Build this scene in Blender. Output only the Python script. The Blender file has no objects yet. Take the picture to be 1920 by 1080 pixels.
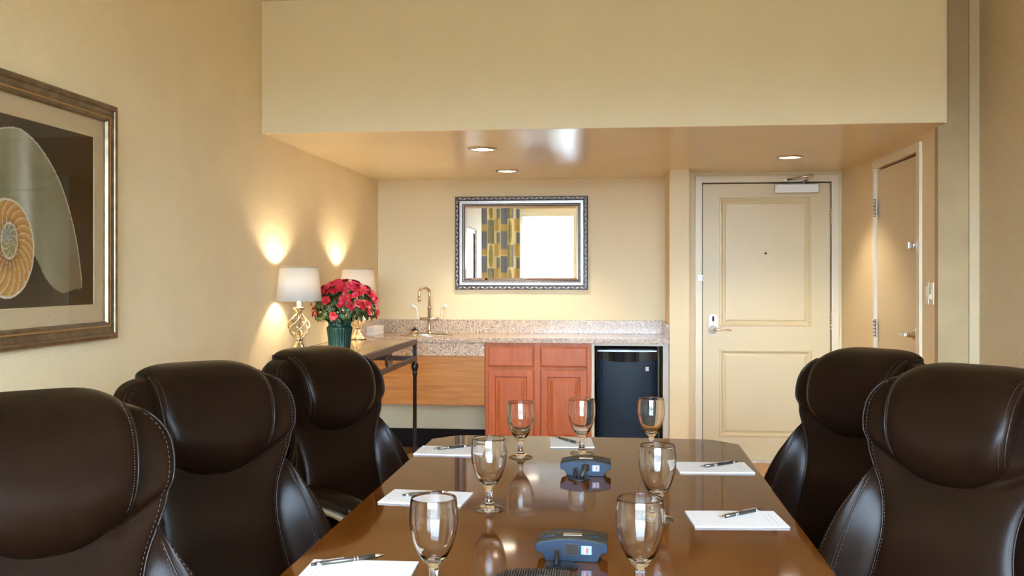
import bpy, bmesh, math, random
from math import sin, cos, pi, radians, atan, sqrt
from mathutils import Vector, Matrix

random.seed(7)
scene = bpy.context.scene
COL = scene.collection

# ------------------------------------------------------------------ camera
cam_d = bpy.data.cameras.new('camera')
cam_d.sensor_width = 36.0
cam_d.lens = 1800 / 1920 * 36.0
cam_d.shift_y = -22 / 1920
cam_d.clip_start = 0.02
cam = bpy.data.objects.new('camera', cam_d)
cam.location = (0, 0, 1.35)
cam.rotation_euler = (pi / 2, 0, atan(190 / 1800))
COL.objects.link(cam)
scene.camera = cam

# ------------------------------------------------------------------ sky seen through the window
world = bpy.data.worlds.new('sky')
scene.world = world
world.use_nodes = True
wb = world.node_tree.nodes['Background']
wn = world.node_tree
w_tc = wn.nodes.new('ShaderNodeTexCoord')
w_sep = wn.nodes.new('ShaderNodeSeparateXYZ')
w_ramp = wn.nodes.new('ShaderNodeValToRGB')          # ground below the horizon, overcast sky above it
w_ramp.color_ramp.elements[0].position = 0.485
w_ramp.color_ramp.elements[0].color = (0.07, 0.085, 0.09, 1)
w_ramp.color_ramp.elements[1].position = 0.52
w_ramp.color_ramp.elements[1].color = (0.58, 0.785, 1.0, 1)
w_map = wn.nodes.new('ShaderNodeMath'); w_map.operation = 'MULTIPLY_ADD'
w_map.inputs[1].default_value = 0.5; w_map.inputs[2].default_value = 0.5
wn.links.new(w_tc.outputs['Generated'], w_sep.inputs[0])
wn.links.new(w_sep.outputs['Z'], w_map.inputs[0])
wn.links.new(w_map.outputs[0], w_ramp.inputs['Fac'])
wn.links.new(w_ramp.outputs['Color'], wb.inputs['Color'])
wb.inputs['Strength'].default_value = 29.5

portal_d = bpy.data.lights.new('window_daylight', 'AREA')
portal_d.shape = 'RECTANGLE'
portal_d.size = 3.17
portal_d.size_y = 2.05
portal_d.cycles.is_portal = True
portal = bpy.data.objects.new('window_daylight', portal_d)
portal.location = (-0.035, -1.66, 1.40)
portal.rotation_euler = (pi / 2, 0, pi)
COL.objects.link(portal)

scene.view_settings.view_transform = 'Standard'
scene.view_settings.look = 'None'
scene.view_settings.gamma = 1.0
scene.view_settings.use_curve_mapping = False
scene.view_settings.exposure = 1.13
scene.cycles.sample_clamp_indirect = 6.0
scene.cycles.max_bounces = 14
scene.cycles.diffuse_bounces = 6
scene.cycles.transmission_bounces = 14
scene.cycles.use_denoising = True

LAMP_W = 6.0
CAN_W = 40.0

# ------------------------------------------------------------------ materials
def new_mat(name):
    m = bpy.data.materials.new(name)
    m.use_nodes = True
    nt = m.node_tree
    return m, nt, nt.nodes['Principled BSDF']

def setp(b, **k):
    names = dict(rough='Roughness', metal='Metallic', spec='Specular IOR Level', coat='Coat Weight',
                 coat_rough='Coat Roughness', trans='Transmission Weight', ior='IOR', sheen='Sheen Weight')
    for a, v in k.items():
        b.inputs[names[a]].default_value = v

def coords(nt, scale=(1, 1, 1), rot=(0, 0, 0)):
    tc = nt.nodes.new('ShaderNodeTexCoord')
    mp = nt.nodes.new('ShaderNodeMapping')
    mp.inputs['Scale'].default_value = scale
    mp.inputs['Rotation'].default_value = rot
    nt.links.new(tc.outputs['Object'], mp.inputs['Vector'])
    return mp

def noise(nt, vec, scale, detail=3, rough=0.5, dist=0.0):
    n = nt.nodes.new('ShaderNodeTexNoise')
    n.inputs['Scale'].default_value = scale
    n.inputs['Detail'].default_value = detail
    n.inputs['Roughness'].default_value = rough
    n.inputs['Distortion'].default_value = dist
    nt.links.new(vec.outputs['Vector'], n.inputs['Vector'])
    return n

def ramp(nt, fac, stops):
    r = nt.nodes.new('ShaderNodeValToRGB')
    e = r.color_ramp.elements
    while len(e) < len(stops):
        e.new(0.5)
    for el, (p, c) in zip(e, stops):
        el.position = p
        el.color = (*c, 1)
    nt.links.new(fac, r.inputs['Fac'])
    return r

def bump(nt, b, height, strength=0.2, dist=0.002):
    n = nt.nodes.new('ShaderNodeBump')
    n.inputs['Strength'].default_value = strength
    n.inputs['Distance'].default_value = dist
    nt.links.new(height, n.inputs['Height'])
    nt.links.new(n.outputs['Normal'], b.inputs['Normal'])

def plain(name, col, rough=0.5, metal=0.0, var=0.06, nscale=30, bump_s=0.0, bump_scale=200, bump_d=0.001, **k):
    """procedural colour: the base colour with a faint noise variation, optional fine relief"""
    m, nt, b = new_mat(name)
    mp = coords(nt)
    n = noise(nt, mp, nscale)
    lo = tuple(c * (1 - var) for c in col)
    hi = tuple(min(1, c * (1 + var)) for c in col)
    r = ramp(nt, n.outputs['Fac'], [(0.3, lo), (0.7, hi)])
    nt.links.new(r.outputs['Color'], b.inputs['Base Color'])
    setp(b, rough=rough, metal=metal, **k)
    if bump_s:
        n2 = noise(nt, mp, bump_scale, 4, 0.6)
        bump(nt, b, n2.outputs['Fac'], bump_s, bump_d)
    return m

def wood(name, dark, light, scale=(1, 1, 1), rough=0.4, coat=0.0, coat_rough=0.1, gscale=6.0, bump_s=0.08, rot=(0, 0, 0), dist=1.5, spec=0.4):
    m, nt, b = new_mat(name)
    mp = coords(nt, scale, rot)
    n1 = noise(nt, mp, gscale, 8, 0.62, dist)
    n2 = noise(nt, mp, gscale * 7, 4, 0.6, 0.4)
    mx = nt.nodes.new('ShaderNodeMath'); mx.operation = 'MULTIPLY_ADD'
    mx.inputs[1].default_value = 0.3
    nt.links.new(n2.outputs['Fac'], mx.inputs[0])
    ml = nt.nodes.new('ShaderNodeMath'); ml.operation = 'MULTIPLY'; ml.inputs[1].default_value = 0.7
    nt.links.new(n1.outputs['Fac'], ml.inputs[0])
    nt.links.new(ml.outputs[0], mx.inputs[2])
    r = ramp(nt, mx.outputs[0], [(0.36, dark), (0.64, light)])
    nt.links.new(r.outputs['Color'], b.inputs['Base Color'])
    setp(b, rough=rough, coat=coat, coat_rough=coat_rough, spec=spec)
    if bump_s:
        bump(nt, b, mx.outputs[0], bump_s, 0.0006)
    return m

def granite(name):
    m, nt, b = new_mat(name)
    mp = coords(nt)
    v = nt.nodes.new('ShaderNodeTexVoronoi')
    v.inputs['Scale'].default_value = 250
    nt.links.new(mp.outputs['Vector'], v.inputs['Vector'])
    sep = nt.nodes.new('ShaderNodeSeparateColor')
    nt.links.new(v.outputs['Color'], sep.inputs['Color'])
    r = ramp(nt, sep.outputs['Red'], [(0.0, (0.03, 0.022, 0.02)), (0.07, (0.14, 0.10, 0.085)), (0.14, (0.40, 0.28, 0.195)), (0.45, (0.52, 0.395, 0.285)), (0.75, (0.61, 0.485, 0.365)), (0.92, (0.78, 0.68, 0.56))])
    r.color_ramp.interpolation = 'CONSTANT'
    nt.links.new(r.outputs['Color'], b.inputs['Base Color'])
    setp(b, rough=0.16, spec=0.5)
    return m

def leather(name, col, rough=0.36):
    m, nt, b = new_mat(name)
    mp = coords(nt)
    n = noise(nt, mp, 7, 4, 0.6)
    r = ramp(nt, n.outputs['Fac'], [(0.3, tuple(c * 0.75 for c in col)), (0.7, tuple(c * 1.2 for c in col))])
    nt.links.new(r.outputs['Color'], b.inputs['Base Color'])
    v = nt.nodes.new('ShaderNodeTexVoronoi')
    v.inputs['Scale'].default_value = 420
    nt.links.new(mp.outputs['Vector'], v.inputs['Vector'])
    n2 = noise(nt, mp, 26, 4, 0.6)
    a = nt.nodes.new('ShaderNodeMath'); a.operation = 'MULTIPLY_ADD'
    a.inputs[1].default_value = 0.25
    nt.links.new(v.outputs['Distance'], a.inputs[0])
    nt.links.new(n2.outputs['Fac'], a.inputs[2])
    bump(nt, b, a.outputs[0], 0.10, 0.003)
    setp(b, rough=rough, spec=0.10)
    return m

def emis(name, col, strength):
    m, nt, b = new_mat(name)
    b.inputs['Base Color'].default_value = (*col, 1)
    b.inputs['Emission Color'].default_value = (*col, 1)
    b.inputs['Emission Strength'].default_value = strength
    return m

def thin_glass(name):
    m = bpy.data.materials.new(name)
    m.use_nodes = True
    nt = m.node_tree
    nt.nodes.clear()
    o = nt.nodes.new('ShaderNodeOutputMaterial')
    mix = nt.nodes.new('ShaderNodeMixShader')
    lw = nt.nodes.new('ShaderNodeLayerWeight'); lw.inputs['Blend'].default_value = 0.5
    pw5 = nt.nodes.new('ShaderNodeMath'); pw5.operation = 'POWER'; pw5.inputs[1].default_value = 5.0
    nt.links.new(lw.outputs['Facing'], pw5.inputs[0])
    fr = nt.nodes.new('ShaderNodeMath'); fr.operation = 'MULTIPLY_ADD'; fr.inputs[1].default_value = 0.96; fr.inputs[2].default_value = 0.035
    nt.links.new(pw5.outputs[0], fr.inputs[0])
    t = nt.nodes.new('ShaderNodeBsdfTransparent')
    g = nt.nodes.new('ShaderNodeBsdfGlossy'); g.inputs['Roughness'].default_value = 0.01
    nt.links.new(fr.outputs[0], mix.inputs[0])
    nt.links.new(t.outputs[0], mix.inputs[1])
    nt.links.new(g.outputs[0], mix.inputs[2])
    nt.links.new(mix.outputs[0], o.inputs['Surface'])
    return m

def shade_mat(name):
    m = bpy.data.materials.new(name)
    m.use_nodes = True
    nt = m.node_tree
    nt.nodes.clear()
    o = nt.nodes.new('ShaderNodeOutputMaterial')
    mix = nt.nodes.new('ShaderNodeMixShader'); mix.inputs[0].default_value = 0.15
    mp = coords(nt, (1, 1, 1))
    n = noise(nt, mp, 350, 2)
    r = ramp(nt, n.outputs['Fac'], [(0.2, (0.60, 0.55, 0.47)), (0.8, (0.66, 0.61, 0.53))])
    d = nt.nodes.new('ShaderNodeBsdfDiffuse')
    t = nt.nodes.new('ShaderNodeBsdfTranslucent')
    nt.links.new(r.outputs['Color'], d.inputs['Color'])
    nt.links.new(r.outputs['Color'], t.inputs['Color'])
    nt.links.new(d.outputs[0], mix.inputs[1])
    nt.links.new(t.outputs[0], mix.inputs[2])
    nt.links.new(mix.outputs[0], o.inputs['Surface'])
    return m

def vcol(name, rough=0.5, spec=0.5):
    """flat print / woven pattern: the colours of the print are stored on the mesh"""
    m, nt, b = new_mat(name)
    a = nt.nodes.new('ShaderNodeAttribute')
    a.attribute_name = 'print'
    nt.links.new(a.outputs['Color'], b.inputs['Base Color'])
    setp(b, rough=rough, spec=spec)
    return m

WALL = (0.710, 0.580, 0.350)
M = {}
M['paint'] = plain('wall_paint', WALL, 0.55, var=0.02, nscale=3, bump_s=0.10, bump_scale=260, bump_d=0.0015)
M['paint_tex'] = plain('textured_wall_paint', (0.770, 0.640, 0.400), 0.6, var=0.03, nscale=4, bump_s=0.5, bump_scale=110, bump_d=0.004)
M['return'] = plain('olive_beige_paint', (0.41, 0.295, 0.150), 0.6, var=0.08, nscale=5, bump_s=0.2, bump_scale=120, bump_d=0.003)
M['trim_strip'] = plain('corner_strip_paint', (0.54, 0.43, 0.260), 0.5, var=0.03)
M['wallpaper'] = plain('textured_wallpaper', (0.56, 0.45, 0.275), 0.65, var=0.10, nscale=160, bump_s=0.7, bump_scale=120, bump_d=0.006)
M['soffit'] = plain('glossy_soffit_paint', (0.73, 0.615, 0.40), 0.20, var=0.03, nscale=2, bump_s=0.06, bump_scale=6, bump_d=0.004, spec=0.5)
M['ceiling'] = plain('ceiling_paint', (0.74, 0.67, 0.52), 0.7, var=0.03)
M['door'] = plain('door_paint', (0.62, 0.505, 0.30), 0.38, var=0.02, nscale=4, spec=0.5)
M['trim'] = plain('trim_paint', (0.70, 0.62, 0.45), 0.35, var=0.02, nscale=4)
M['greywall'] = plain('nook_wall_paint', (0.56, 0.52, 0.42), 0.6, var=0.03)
M['gap'] = plain('dark_gap', (0.015, 0.008, 0.006), 0.9)
M['floor'] = wood('floor_boards', (0.36, 0.17, 0.05), (0.52, 0.27, 0.085), (3, 0.35, 1), 0.35, 0.3, 0.2, 4.0)
M['darkbase'] = plain('dark_baseboard', (0.010, 0.005, 0.004), 0.5, spec=0.1)
M['granite'] = granite('speckled_granite')
M['oak'] = wood('golden_oak', (0.29, 0.115, 0.026), (0.45, 0.200, 0.050), (0.7, 5, 14), 0.42, 0.05, 0.25, 1.6, dist=1.6, spec=0.25)
M['cherry'] = wood('cherry_cabinet', (0.34, 0.080, 0.022), (0.47, 0.128, 0.042), (9, 9, 1.0), 0.42, 0.06, 0.25, 1.5, spec=0.25)
M['table'] = wood('mahogany_top', (0.074, 0.019, 0.0020), (0.135, 0.041, 0.0050), (2.2, 0.5, 1), 0.40, 0.85, 0.055, 4.0, bump_s=0.0, spec=0.0)
M['table_dark'] = wood('mahogany_base', (0.06, 0.022, 0.010), (0.10, 0.04, 0.016), (2, 2, 0.5), 0.3, 0.4, 0.1, 3.0)
M['leather'] = leather('brown_leather', (0.0095, 0.0038, 0.0018), 0.30)
M['leather_dark'] = leather('dark_back_leather', (0.007, 0.004, 0.003), 0.34)
M['piping'] = plain('leather_piping', (0.012, 0.006, 0.004), 0.42, spec=0.25)
M['thread'] = plain('stitch_thread', (0.075, 0.052, 0.045), 0.6)
M['arm_metal'] = plain('champagne_metal', (0.36, 0.33, 0.26), 0.35, 0.7)
M['black_plastic'] = plain('black_plastic', (0.015, 0.015, 0.017), 0.4)
M['chrome'] = plain('chrome', (0.78, 0.78, 0.80), 0.10, 1.0, var=0.02)
M['steel'] = plain('brushed_steel', (0.62, 0.61, 0.58), 0.24, 1.0, var=0.04)
M['nickel'] = plain('nickel', (0.55, 0.50, 0.42), 0.20, 1.0, var=0.05)
M['silverpaint'] = plain('silver_painted', (0.62, 0.60, 0.57), 0.4, 0.15)
M['brass'] = plain('champagne_brass', (0.72, 0.61, 0.44), 0.22, 1.0, var=0.04)
M['shade'] = shade_mat('fabric_shade')
M['satin'] = plain('satin_chrome', (0.66, 0.69, 0.72), 0.35, 0.35, var=0.02)
M['white'] = plain('white_enamel', (0.80, 0.80, 0.79), 0.3, var=0.02)
M['paper'] = plain('white_paper', (0.82, 0.82, 0.83), 0.8, var=0.015)
M['ink'] = plain('grey_ink', (0.42, 0.43, 0.48), 0.7)
M['plate'] = plain('almond_switch_plate', (0.74, 0.66, 0.47), 0.35)
M['iron'] = plain('brown_iron', (0.052, 0.036, 0.030), 0.42, 0.3, var=0.2)
M['iron_dark'] = plain('black_iron', (0.014, 0.010, 0.010), 0.30, 0.3)
M['consoletop'] = plain('polished_console_top', (0.16, 0.10, 0.05), 0.12, var=0.15, nscale=12, coat=0.6, coat_rough=0.05)
M['fridge'] = plain('black_fridge_door', (0.003, 0.009, 0.020), 0.36, var=0.1, bump_s=0.05, bump_scale=500, spec=0.17)
M['gloss_black'] = plain('gloss_black', (0.008, 0.008, 0.010), 0.07)
M['unit_front'] = plain('slate_blue_plastic', (0.006, 0.014, 0.030), 0.45, spec=0.22)
M['unit_top'] = plain('charcoal_plastic', (0.022, 0.019, 0.014), 0.5)
M['rocker'] = plain('pale_switch', (0.17, 0.26, 0.40), 0.3)
M['red'] = plain('red_plastic', (0.62, 0.03, 0.06), 0.35)
M['pen'] = plain('gunmetal_pen', (0.13, 0.115, 0.10), 0.28, 0.8)
M['petal'] = plain('red_petal', (0.42, 0.005, 0.022), 0.5, var=0.35, nscale=40)
M['petal_pink'] = plain('pink_red_petal', (0.50, 0.012, 0.060), 0.5, var=0.3, nscale=40)
M['leaf'] = plain('dark_green_leaf', (0.045, 0.075, 0.018), 0.4, var=0.6, nscale=30)
M['stem'] = plain('green_stem', (0.10, 0.11, 0.04), 0.6)
M['foil'] = plain('green_foil', (0.001, 0.036, 0.027), 0.36, 0.05, var=0.25, nscale=30, bump_s=0.5, bump_scale=60, bump_d=0.004)
M['soil'] = plain('soil', (0.03, 0.02, 0.012), 0.9)
M['picframe'] = plain('bronze_frame', (0.165, 0.115, 0.060), 0.33, 0.55, var=0.3, nscale=25)
M['picgold'] = plain('gold_bead', (0.42, 0.24, 0.085), 0.30, 0.7)
M['mat'] = plain('picture_mat', (0.53, 0.415, 0.25), 0.8, var=0.02)
M['print'] = vcol('printed_art', 0.7, 0.05)
M['pane'] = thin_glass('clear_pane')
M['frame_silver'] = plain('antique_silver', (0.62, 0.60, 0.58), 0.30, 0.8, var=0.15, nscale=60)
M['frame_dark'] = plain('tarnished_silver', (0.06, 0.052, 0.05), 0.4, 0.5)
M['curtain'] = vcol('woven_curtain', 0.85, 0.2)
M['lens'] = emis('lit_lens', (1.0, 0.90, 0.72), 6.0)
M['rubber'] = plain('black_rubber', (0.01, 0.01, 0.01), 0.6)
m, nt, b = new_mat('mirror_glass')
mp_ = coords(nt); n_ = noise(nt, mp_, 2)
r_ = ramp(nt, n_.outputs['Fac'], [(0, (0.90, 0.91, 0.90)), (1, (0.93, 0.94, 0.93))])
nt.links.new(r_.outputs['Color'], b.inputs['Base Color'])
setp(b, rough=0.0, metal=1.0)
M['mirror'] = m
m, nt, b = new_mat('goblet_glass')
setp(b, rough=0.0, trans=1.0, ior=1.5)
b.inputs['Base Color'].default_value = (1.0, 1.0, 1.0, 1)
M['glass'] = m

# ------------------------------------------------------------------ mesh helpers
class MB:
    def __init__(s):
        s.v = []; s.f = []; s.sm = []
    def add(s, vs, fs, smooth=False):
        o = len(s.v)
        s.v += [tuple(p) for p in vs]
        s.f += [tuple(i + o for i in f) for f in fs]
        s.sm += [smooth] * len(fs)
        return s
    def box(s, x0, x1, y0, y1, z0, z1, bev=0.0):
        if bev <= 0:
            vs = [(x, y, z) for z in (z0, z1) for y in (y0, y1) for x in (x0, x1)]
            fs = [(0, 2, 3, 1), (4, 5, 7, 6), (0, 1, 5, 4), (2, 6, 7, 3), (0, 4, 6, 2), (1, 3, 7, 5)]
            return s.add(vs, fs)
        bm = bmesh.new()
        bmesh.ops.create_cube(bm, size=1.0)
        for q in bm.verts:
            q.co = Vector(((x0 + x1) / 2 + q.co.x * (x1 - x0), (y0 + y1) / 2 + q.co.y * (y1 - y0), (z0 + z1) / 2 + q.co.z * (z1 - z0)))
        bmesh.ops.bevel(bm, geom=bm.edges[:], offset=bev, segments=3, profile=0.5, affect='EDGES')
        bm.verts.index_update()
        s.add([q.co[:] for q in bm.verts], [[q.index for q in f.verts] for f in bm.faces], False)
        bm.free()
        return s
    def lathe(s, prof, n=32, c=(0, 0, 0), sx=1.0, sy=1.0, closed=False, cap=True):
        """prof: list of (radius, z)"""
        vs = []
        for (r, z) in prof:
            for k in range(n):
                a = 2 * pi * k / n
                vs.append((c[0] + r * cos(a) * sx, c[1] + r * sin(a) * sy, c[2] + z))
        fs = []
        m = len(prof)
        for j in range(m if closed else m - 1):
            j2 = (j + 1) % m
            for k in range(n):
                k2 = (k + 1) % n
                fs.append((j * n + k, j * n + k2, j2 * n + k2, j2 * n + k))
        if cap and not closed:
            if prof[0][0] > 1e-6: fs.append(tuple(reversed(range(n))))
            if prof[-1][0] > 1e-6: fs.append(tuple((m - 1) * n + k for k in range(n)))
        return s.add(vs, fs, True)
    def tube(s, pts, r, n=8, closed=False, cap=True):
        pts = [Vector(p) for p in pts]
        m = len(pts)
        rr = r if isinstance(r, (list, tuple)) else [r] * m
        vs = []
        prev = None
        for i, p in enumerate(pts):
            if closed:
                t = pts[(i + 1) % m] - pts[(i - 1) % m]
            else:
                t = pts[min(i + 1, m - 1)] - pts[max(i - 1, 0)]
            t.normalize()
            if prev is None:
                up = Vector((0, 0, 1)) if abs(t.z) < 0.9 else Vector((1, 0, 0))
                a = t.cross(up).normalized()
            else:
                a = (prev - t * prev.dot(t))
                a = a.normalized() if a.length > 1e-8 else t.orthogonal().normalized()
            prev = a
            b_ = t.cross(a)
            for k in range(n):
                th = 2 * pi * k / n
                vs.append(p + (a * cos(th) + b_ * sin(th)) * rr[i])
        fs = []
        for i in range(m if closed else m - 1):
            i2 = (i + 1) % m
            for k in range(n):
                k2 = (k + 1) % n
                fs.append((i * n + k, i * n + k2, i2 * n + k2, i2 * n + k))
        if cap and not closed:
            fs.append(tuple(reversed(range(n))))
            fs.append(tuple((m - 1) * n + k for k in range(n)))
        return s.add(vs, fs, True)
    def prism(s, poly, y0, y1, axis='y'):
        """polygon in xz (axis y), in xy (axis z) or yz (axis x), extruded between y0 and y1"""
        n = len(poly)
        def P(p, t):
            if axis == 'y': return (p[0], t, p[1])
            if axis == 'z': return (p[0], p[1], t)
            return (t, p[0], p[1])
        vs = [P(p, y0) for p in poly] + [P(p, y1) for p in poly]
        fs = [tuple(range(n)), tuple(reversed(range(n, 2 * n)))]
        fs += [(i, i + n, (i + 1) % n + n, (i + 1) % n) for i in range(n)]
        return s.add(vs, fs)
    def rect(s, x0, x1, z0, z1, prof, closed=True, smooth=False):
        """moulding: profile [(inset, y)] swept round a rectangle in the xz plane, mitred"""
        cs = [(x0, z0, 1, 1), (x1, z0, -1, 1), (x1, z1, -1, -1), (x0, z1, 1, -1)]
        m = len(prof)
        vs = [(x + dx * i, y, z + dz * i) for (x, z, dx, dz) in cs for (i, y) in prof]
        fs = []
        for c in range(4):
            d = (c + 1) % 4
            for j in range(m if closed else m - 1):
                k = (j + 1) % m
                fs.append((c * m + j, d * m + j, d * m + k, c * m + k))
        return s.add(vs, fs, smooth)
    def sphere(s, c, r, n=16, m=10, sx=1, sy=1, sz=1):
        prof = [(max(1e-5, r * sin(pi * j / m)), -r * cos(pi * j / m) * sz) for j in range(m + 1)]
        return s.lathe(prof, n, c, sx, sy, cap=False)
    def grid(s, fn, nu, nv, smooth=True, closed_u=False):
        vs = [fn(i / nu, j / nv) for j in range(nv + 1) for i in range(nu + (0 if closed_u else 1))]
        w = nu if closed_u else nu + 1
        fs = []
        for j in range(nv):
            for i in range(nu):
                i2 = (i + 1) % w
                fs.append((j * w + i, j * w + i2, (j + 1) * w + i2, (j + 1) * w + i))
        return s.add(vs, fs, smooth)
    def xf(s, mat, start=0):
        s.v[start:] = [tuple(mat @ Vector(p)) for p in s.v[start:]]
        return s
    def build(s, name, mat, parent=None, loc=None, fix=True, auto=None):
        me = bpy.data.meshes.new(name)
        me.from_pydata(s.v, [], s.f)
        me.polygons.foreach_set('use_smooth', s.sm)
        if fix:
            bm = bmesh.new(); bm.from_mesh(me)
            bmesh.ops.recalc_face_normals(bm, faces=bm.faces[:])
            bm.to_mesh(me); bm.free()
        me.materials.append(M[mat] if isinstance(mat, str) else mat)
        o = bpy.data.objects.new(name, me)
        COL.objects.link(o)
        if parent is not None:
            o.parent = parent
        if loc is not None:
            o.location = loc
        return o

def empty(name, loc=(0, 0, 0), rz=0.0):
    o = bpy.data.objects.new(name, None)
    o.empty_display_size = 0.1
    o.location = loc
    o.rotation_euler = (0, 0, rz)
    COL.objects.link(o)
    return o

def tag(o, label=None, cat=None, group=None, kind=None):
    if label: o['label'] = label
    if cat: o['category'] = cat
    if group: o['group'] = group
    if kind: o['kind'] = kind
    return o

def struct(o, label=None):
    o['kind'] = 'structure'
    if label: o['label'] = label
    return o

def copy_tree(o, parent=None):
    c = o.copy()
    COL.objects.link(c)
    if parent is not None:
        c.parent = parent
    for ch in list(o.children):
        copy_tree(ch, c)
    return c

def interp(tab, x):
    """smooth (cosine free, Catmull) interpolation of a table [(x, y)]"""
    if x <= tab[0][0]: return tab[0][1]
    if x >= tab[-1][0]: return tab[-1][1]
    for i in range(len(tab) - 1):
        if tab[i][0] <= x <= tab[i + 1][0]:
            x0, y0 = tab[i]; x1, y1 = tab[i + 1]
            h = x1 - x0; t = (x - x0) / h
            def sl(k):
                a = max(0, k - 1); b2 = min(len(tab) - 1, k + 1)
                return (tab[b2][1] - tab[a][1]) / (tab[b2][0] - tab[a][0])
            m0 = sl(i) * h; m1 = sl(i + 1) * h
            return (2*t**3-3*t**2+1)*y0 + (t**3-2*t**2+t)*m0 + (-2*t**3+3*t**2)*y1 + (t**3-t**2)*m1

def spline(pts, n=8):
    out = []
    P = [Vector(p) for p in pts]
    for i in range(len(P) - 1):
        p0 = P[max(i - 1, 0)]; p1 = P[i]; p2 = P[i + 1]; p3 = P[min(i + 2, len(P) - 1)]
        for k in range(n):
            t = k / n
            out.append(0.5 * ((2 * p1) + (-p0 + p2) * t + (2 * p0 - 5 * p1 + 4 * p2 - p3) * t * t + (-p0 + 3 * p1 - 3 * p2 + p3) * t ** 3))
    out.append(P[-1])
    return out

# ------------------------------------------------------------------ the room
XL, XA, XR = -1.86, 1.64, 1.835       # left wall, alcove right wall, right wall
YK, YE, YS, YF = 7.48, 7.15, 4.947, 5.076   # kitchenette wall, entry wall, bulkhead face, return wall
ZS, ZC = 2.11, 2.81
YW = -1.55                            # window wall behind the camera

struct(MB().box(-3.0, 2.1, -1.8, 7.7, -0.06, 0.0).build('floor', 'floor'))
struct(MB().box(-3.0, 2.1, -1.8, 7.7, ZC, ZC + 0.08).build('ceiling', 'ceiling'))
struct(MB().box(XL, XA, YS, 7.66, ZS, ZC).build('ceiling_soffit', 'soffit'), 'lowered glossy beige soffit over the kitchenette and entry')
# painted face of the bulkhead
struct(MB().box(XL + 0.001, 1.624, YS - 0.012, YS, ZS - 0.0005, ZC).build('wall_bulkhead', 'paint'))
struct(MB().box(XL - 0.15, XL, 1.45, 7.66, 0, ZC).build('wall_left', 'paint_tex'))
struct(MB().box(-2.75, XL - 0.15, 1.45, 1.60, 0, ZC).build('wall_left_return', 'paint'))
struct(MB().box(-2.90, -2.75, YW - 0.15, 1.60, 0, ZC).build('wall_left_rear', 'paint'))
struct(MB().box(XL, 0.46, YK, YK + 0.15, 0, ZS).build('wall_back', 'paint'))
struct(MB().box(0.396, 0.532, 6.875, YK, 0, ZS).build('wall_divider', 'paint'))
DX0, DX1, DZ1 = 0.650, 1.566, 2.030
mb = MB()
mb.box(0.532, DX0 - 0.012, YE, YE + 0.15, 0, ZS)
mb.box(DX1 + 0.012, XA + 0.05, YE, YE + 0.15, 0, ZS)
mb.box(DX0 - 0.012, DX1 + 0.012, YE, YE + 0.15, DZ1 + 0.012, ZS)
struct(mb.build('wall_entry', 'paint'))
# right alcove wall with the opening for the closet door
CY0, CY1, CZ1 = 5.385, 6.225, 2.018
mb = MB()
mb.box(XA, XA + 0.12, CY1 + 0.01, YE, 0, ZS)
mb.box(XA, XA + 0.12, YF + 0.05, CY0 - 0.01, 0, ZS)
mb.box(XA, XA + 0.12, CY0 - 0.01, CY1 + 0.01, CZ1 + 0.012, ZS)
struct(mb.build('wall_alcove', 'paint'))
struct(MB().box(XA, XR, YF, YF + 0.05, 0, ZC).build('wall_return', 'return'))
struct(MB().box(XR, XR + 0.15, YW - 0.15, YF + 0.05, 0, ZC).build('wall_right', 'wallpaper'))
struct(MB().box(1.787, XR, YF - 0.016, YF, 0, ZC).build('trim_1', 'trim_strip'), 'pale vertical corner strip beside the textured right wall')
# window wall with opening
WX0, WX1, WZ0, WZ1 = -1.62, 1.55, 0.36, 2.44
mb = MB()
mb.box(-2.75, WX0, YW - 0.15, YW, 0, ZC)
mb.box(WX1, XR, YW - 0.15, YW, 0, ZC)
mb.box(WX0, WX1, YW - 0.15, YW, 0, WZ0)
mb.box(WX0, WX1, YW - 0.15, YW, WZ1, ZC)
struct(mb.build('wall_rear', 'paint'))
win = struct(empty('window_1', ((WX0 + WX1) / 2, YW, WZ0)), 'large bright white framed window opposite the kitchenette')
wx = (WX1 - WX0) / 2; wh = WZ1 - WZ0
MB().rect(-wx, wx, 0, wh, [(0, -0.10), (0.06, -0.10), (0.06, -0.03), (0, -0.03)]).build('window_frame', 'white', win)
MB().rect(-wx - 0.07, wx + 0.07, -0.07, wh + 0.07, [(0, 0.0), (0, 0.018), (0.07, 0.018), (0.07, 0.0)]).build('window_casing', 'white', win)
for k in (-0.62, 0.45):
    MB().box(k - 0.03, k + 0.03, -0.10, -0.03, 0.06, wh - 0.06).build('mullion', 'white', win)
for a, c in ((-wx + 0.06, -0.65), (-0.59, 0.42), (0.48, wx - 0.06)):
    MB().box(a, c, -0.068, -0.062, 0.06, wh - 0.06).build('window_pane', 'pane', win)
# baseboards
struct(MB().box(XL, -0.93, YK - 0.014, YK, 0, 0.147).build('baseboard_back', 'darkbase'))
struct(MB().box(XL, XL + 0.014, 1.45, 6.80, 0, 0.11).build('baseboard_left', 'darkbase'))
struct(MB().box(XR - 0.014, XR, YW, YF - 0.02, 0, 0.11).build('baseboard_right', 'darkbase'))

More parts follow.
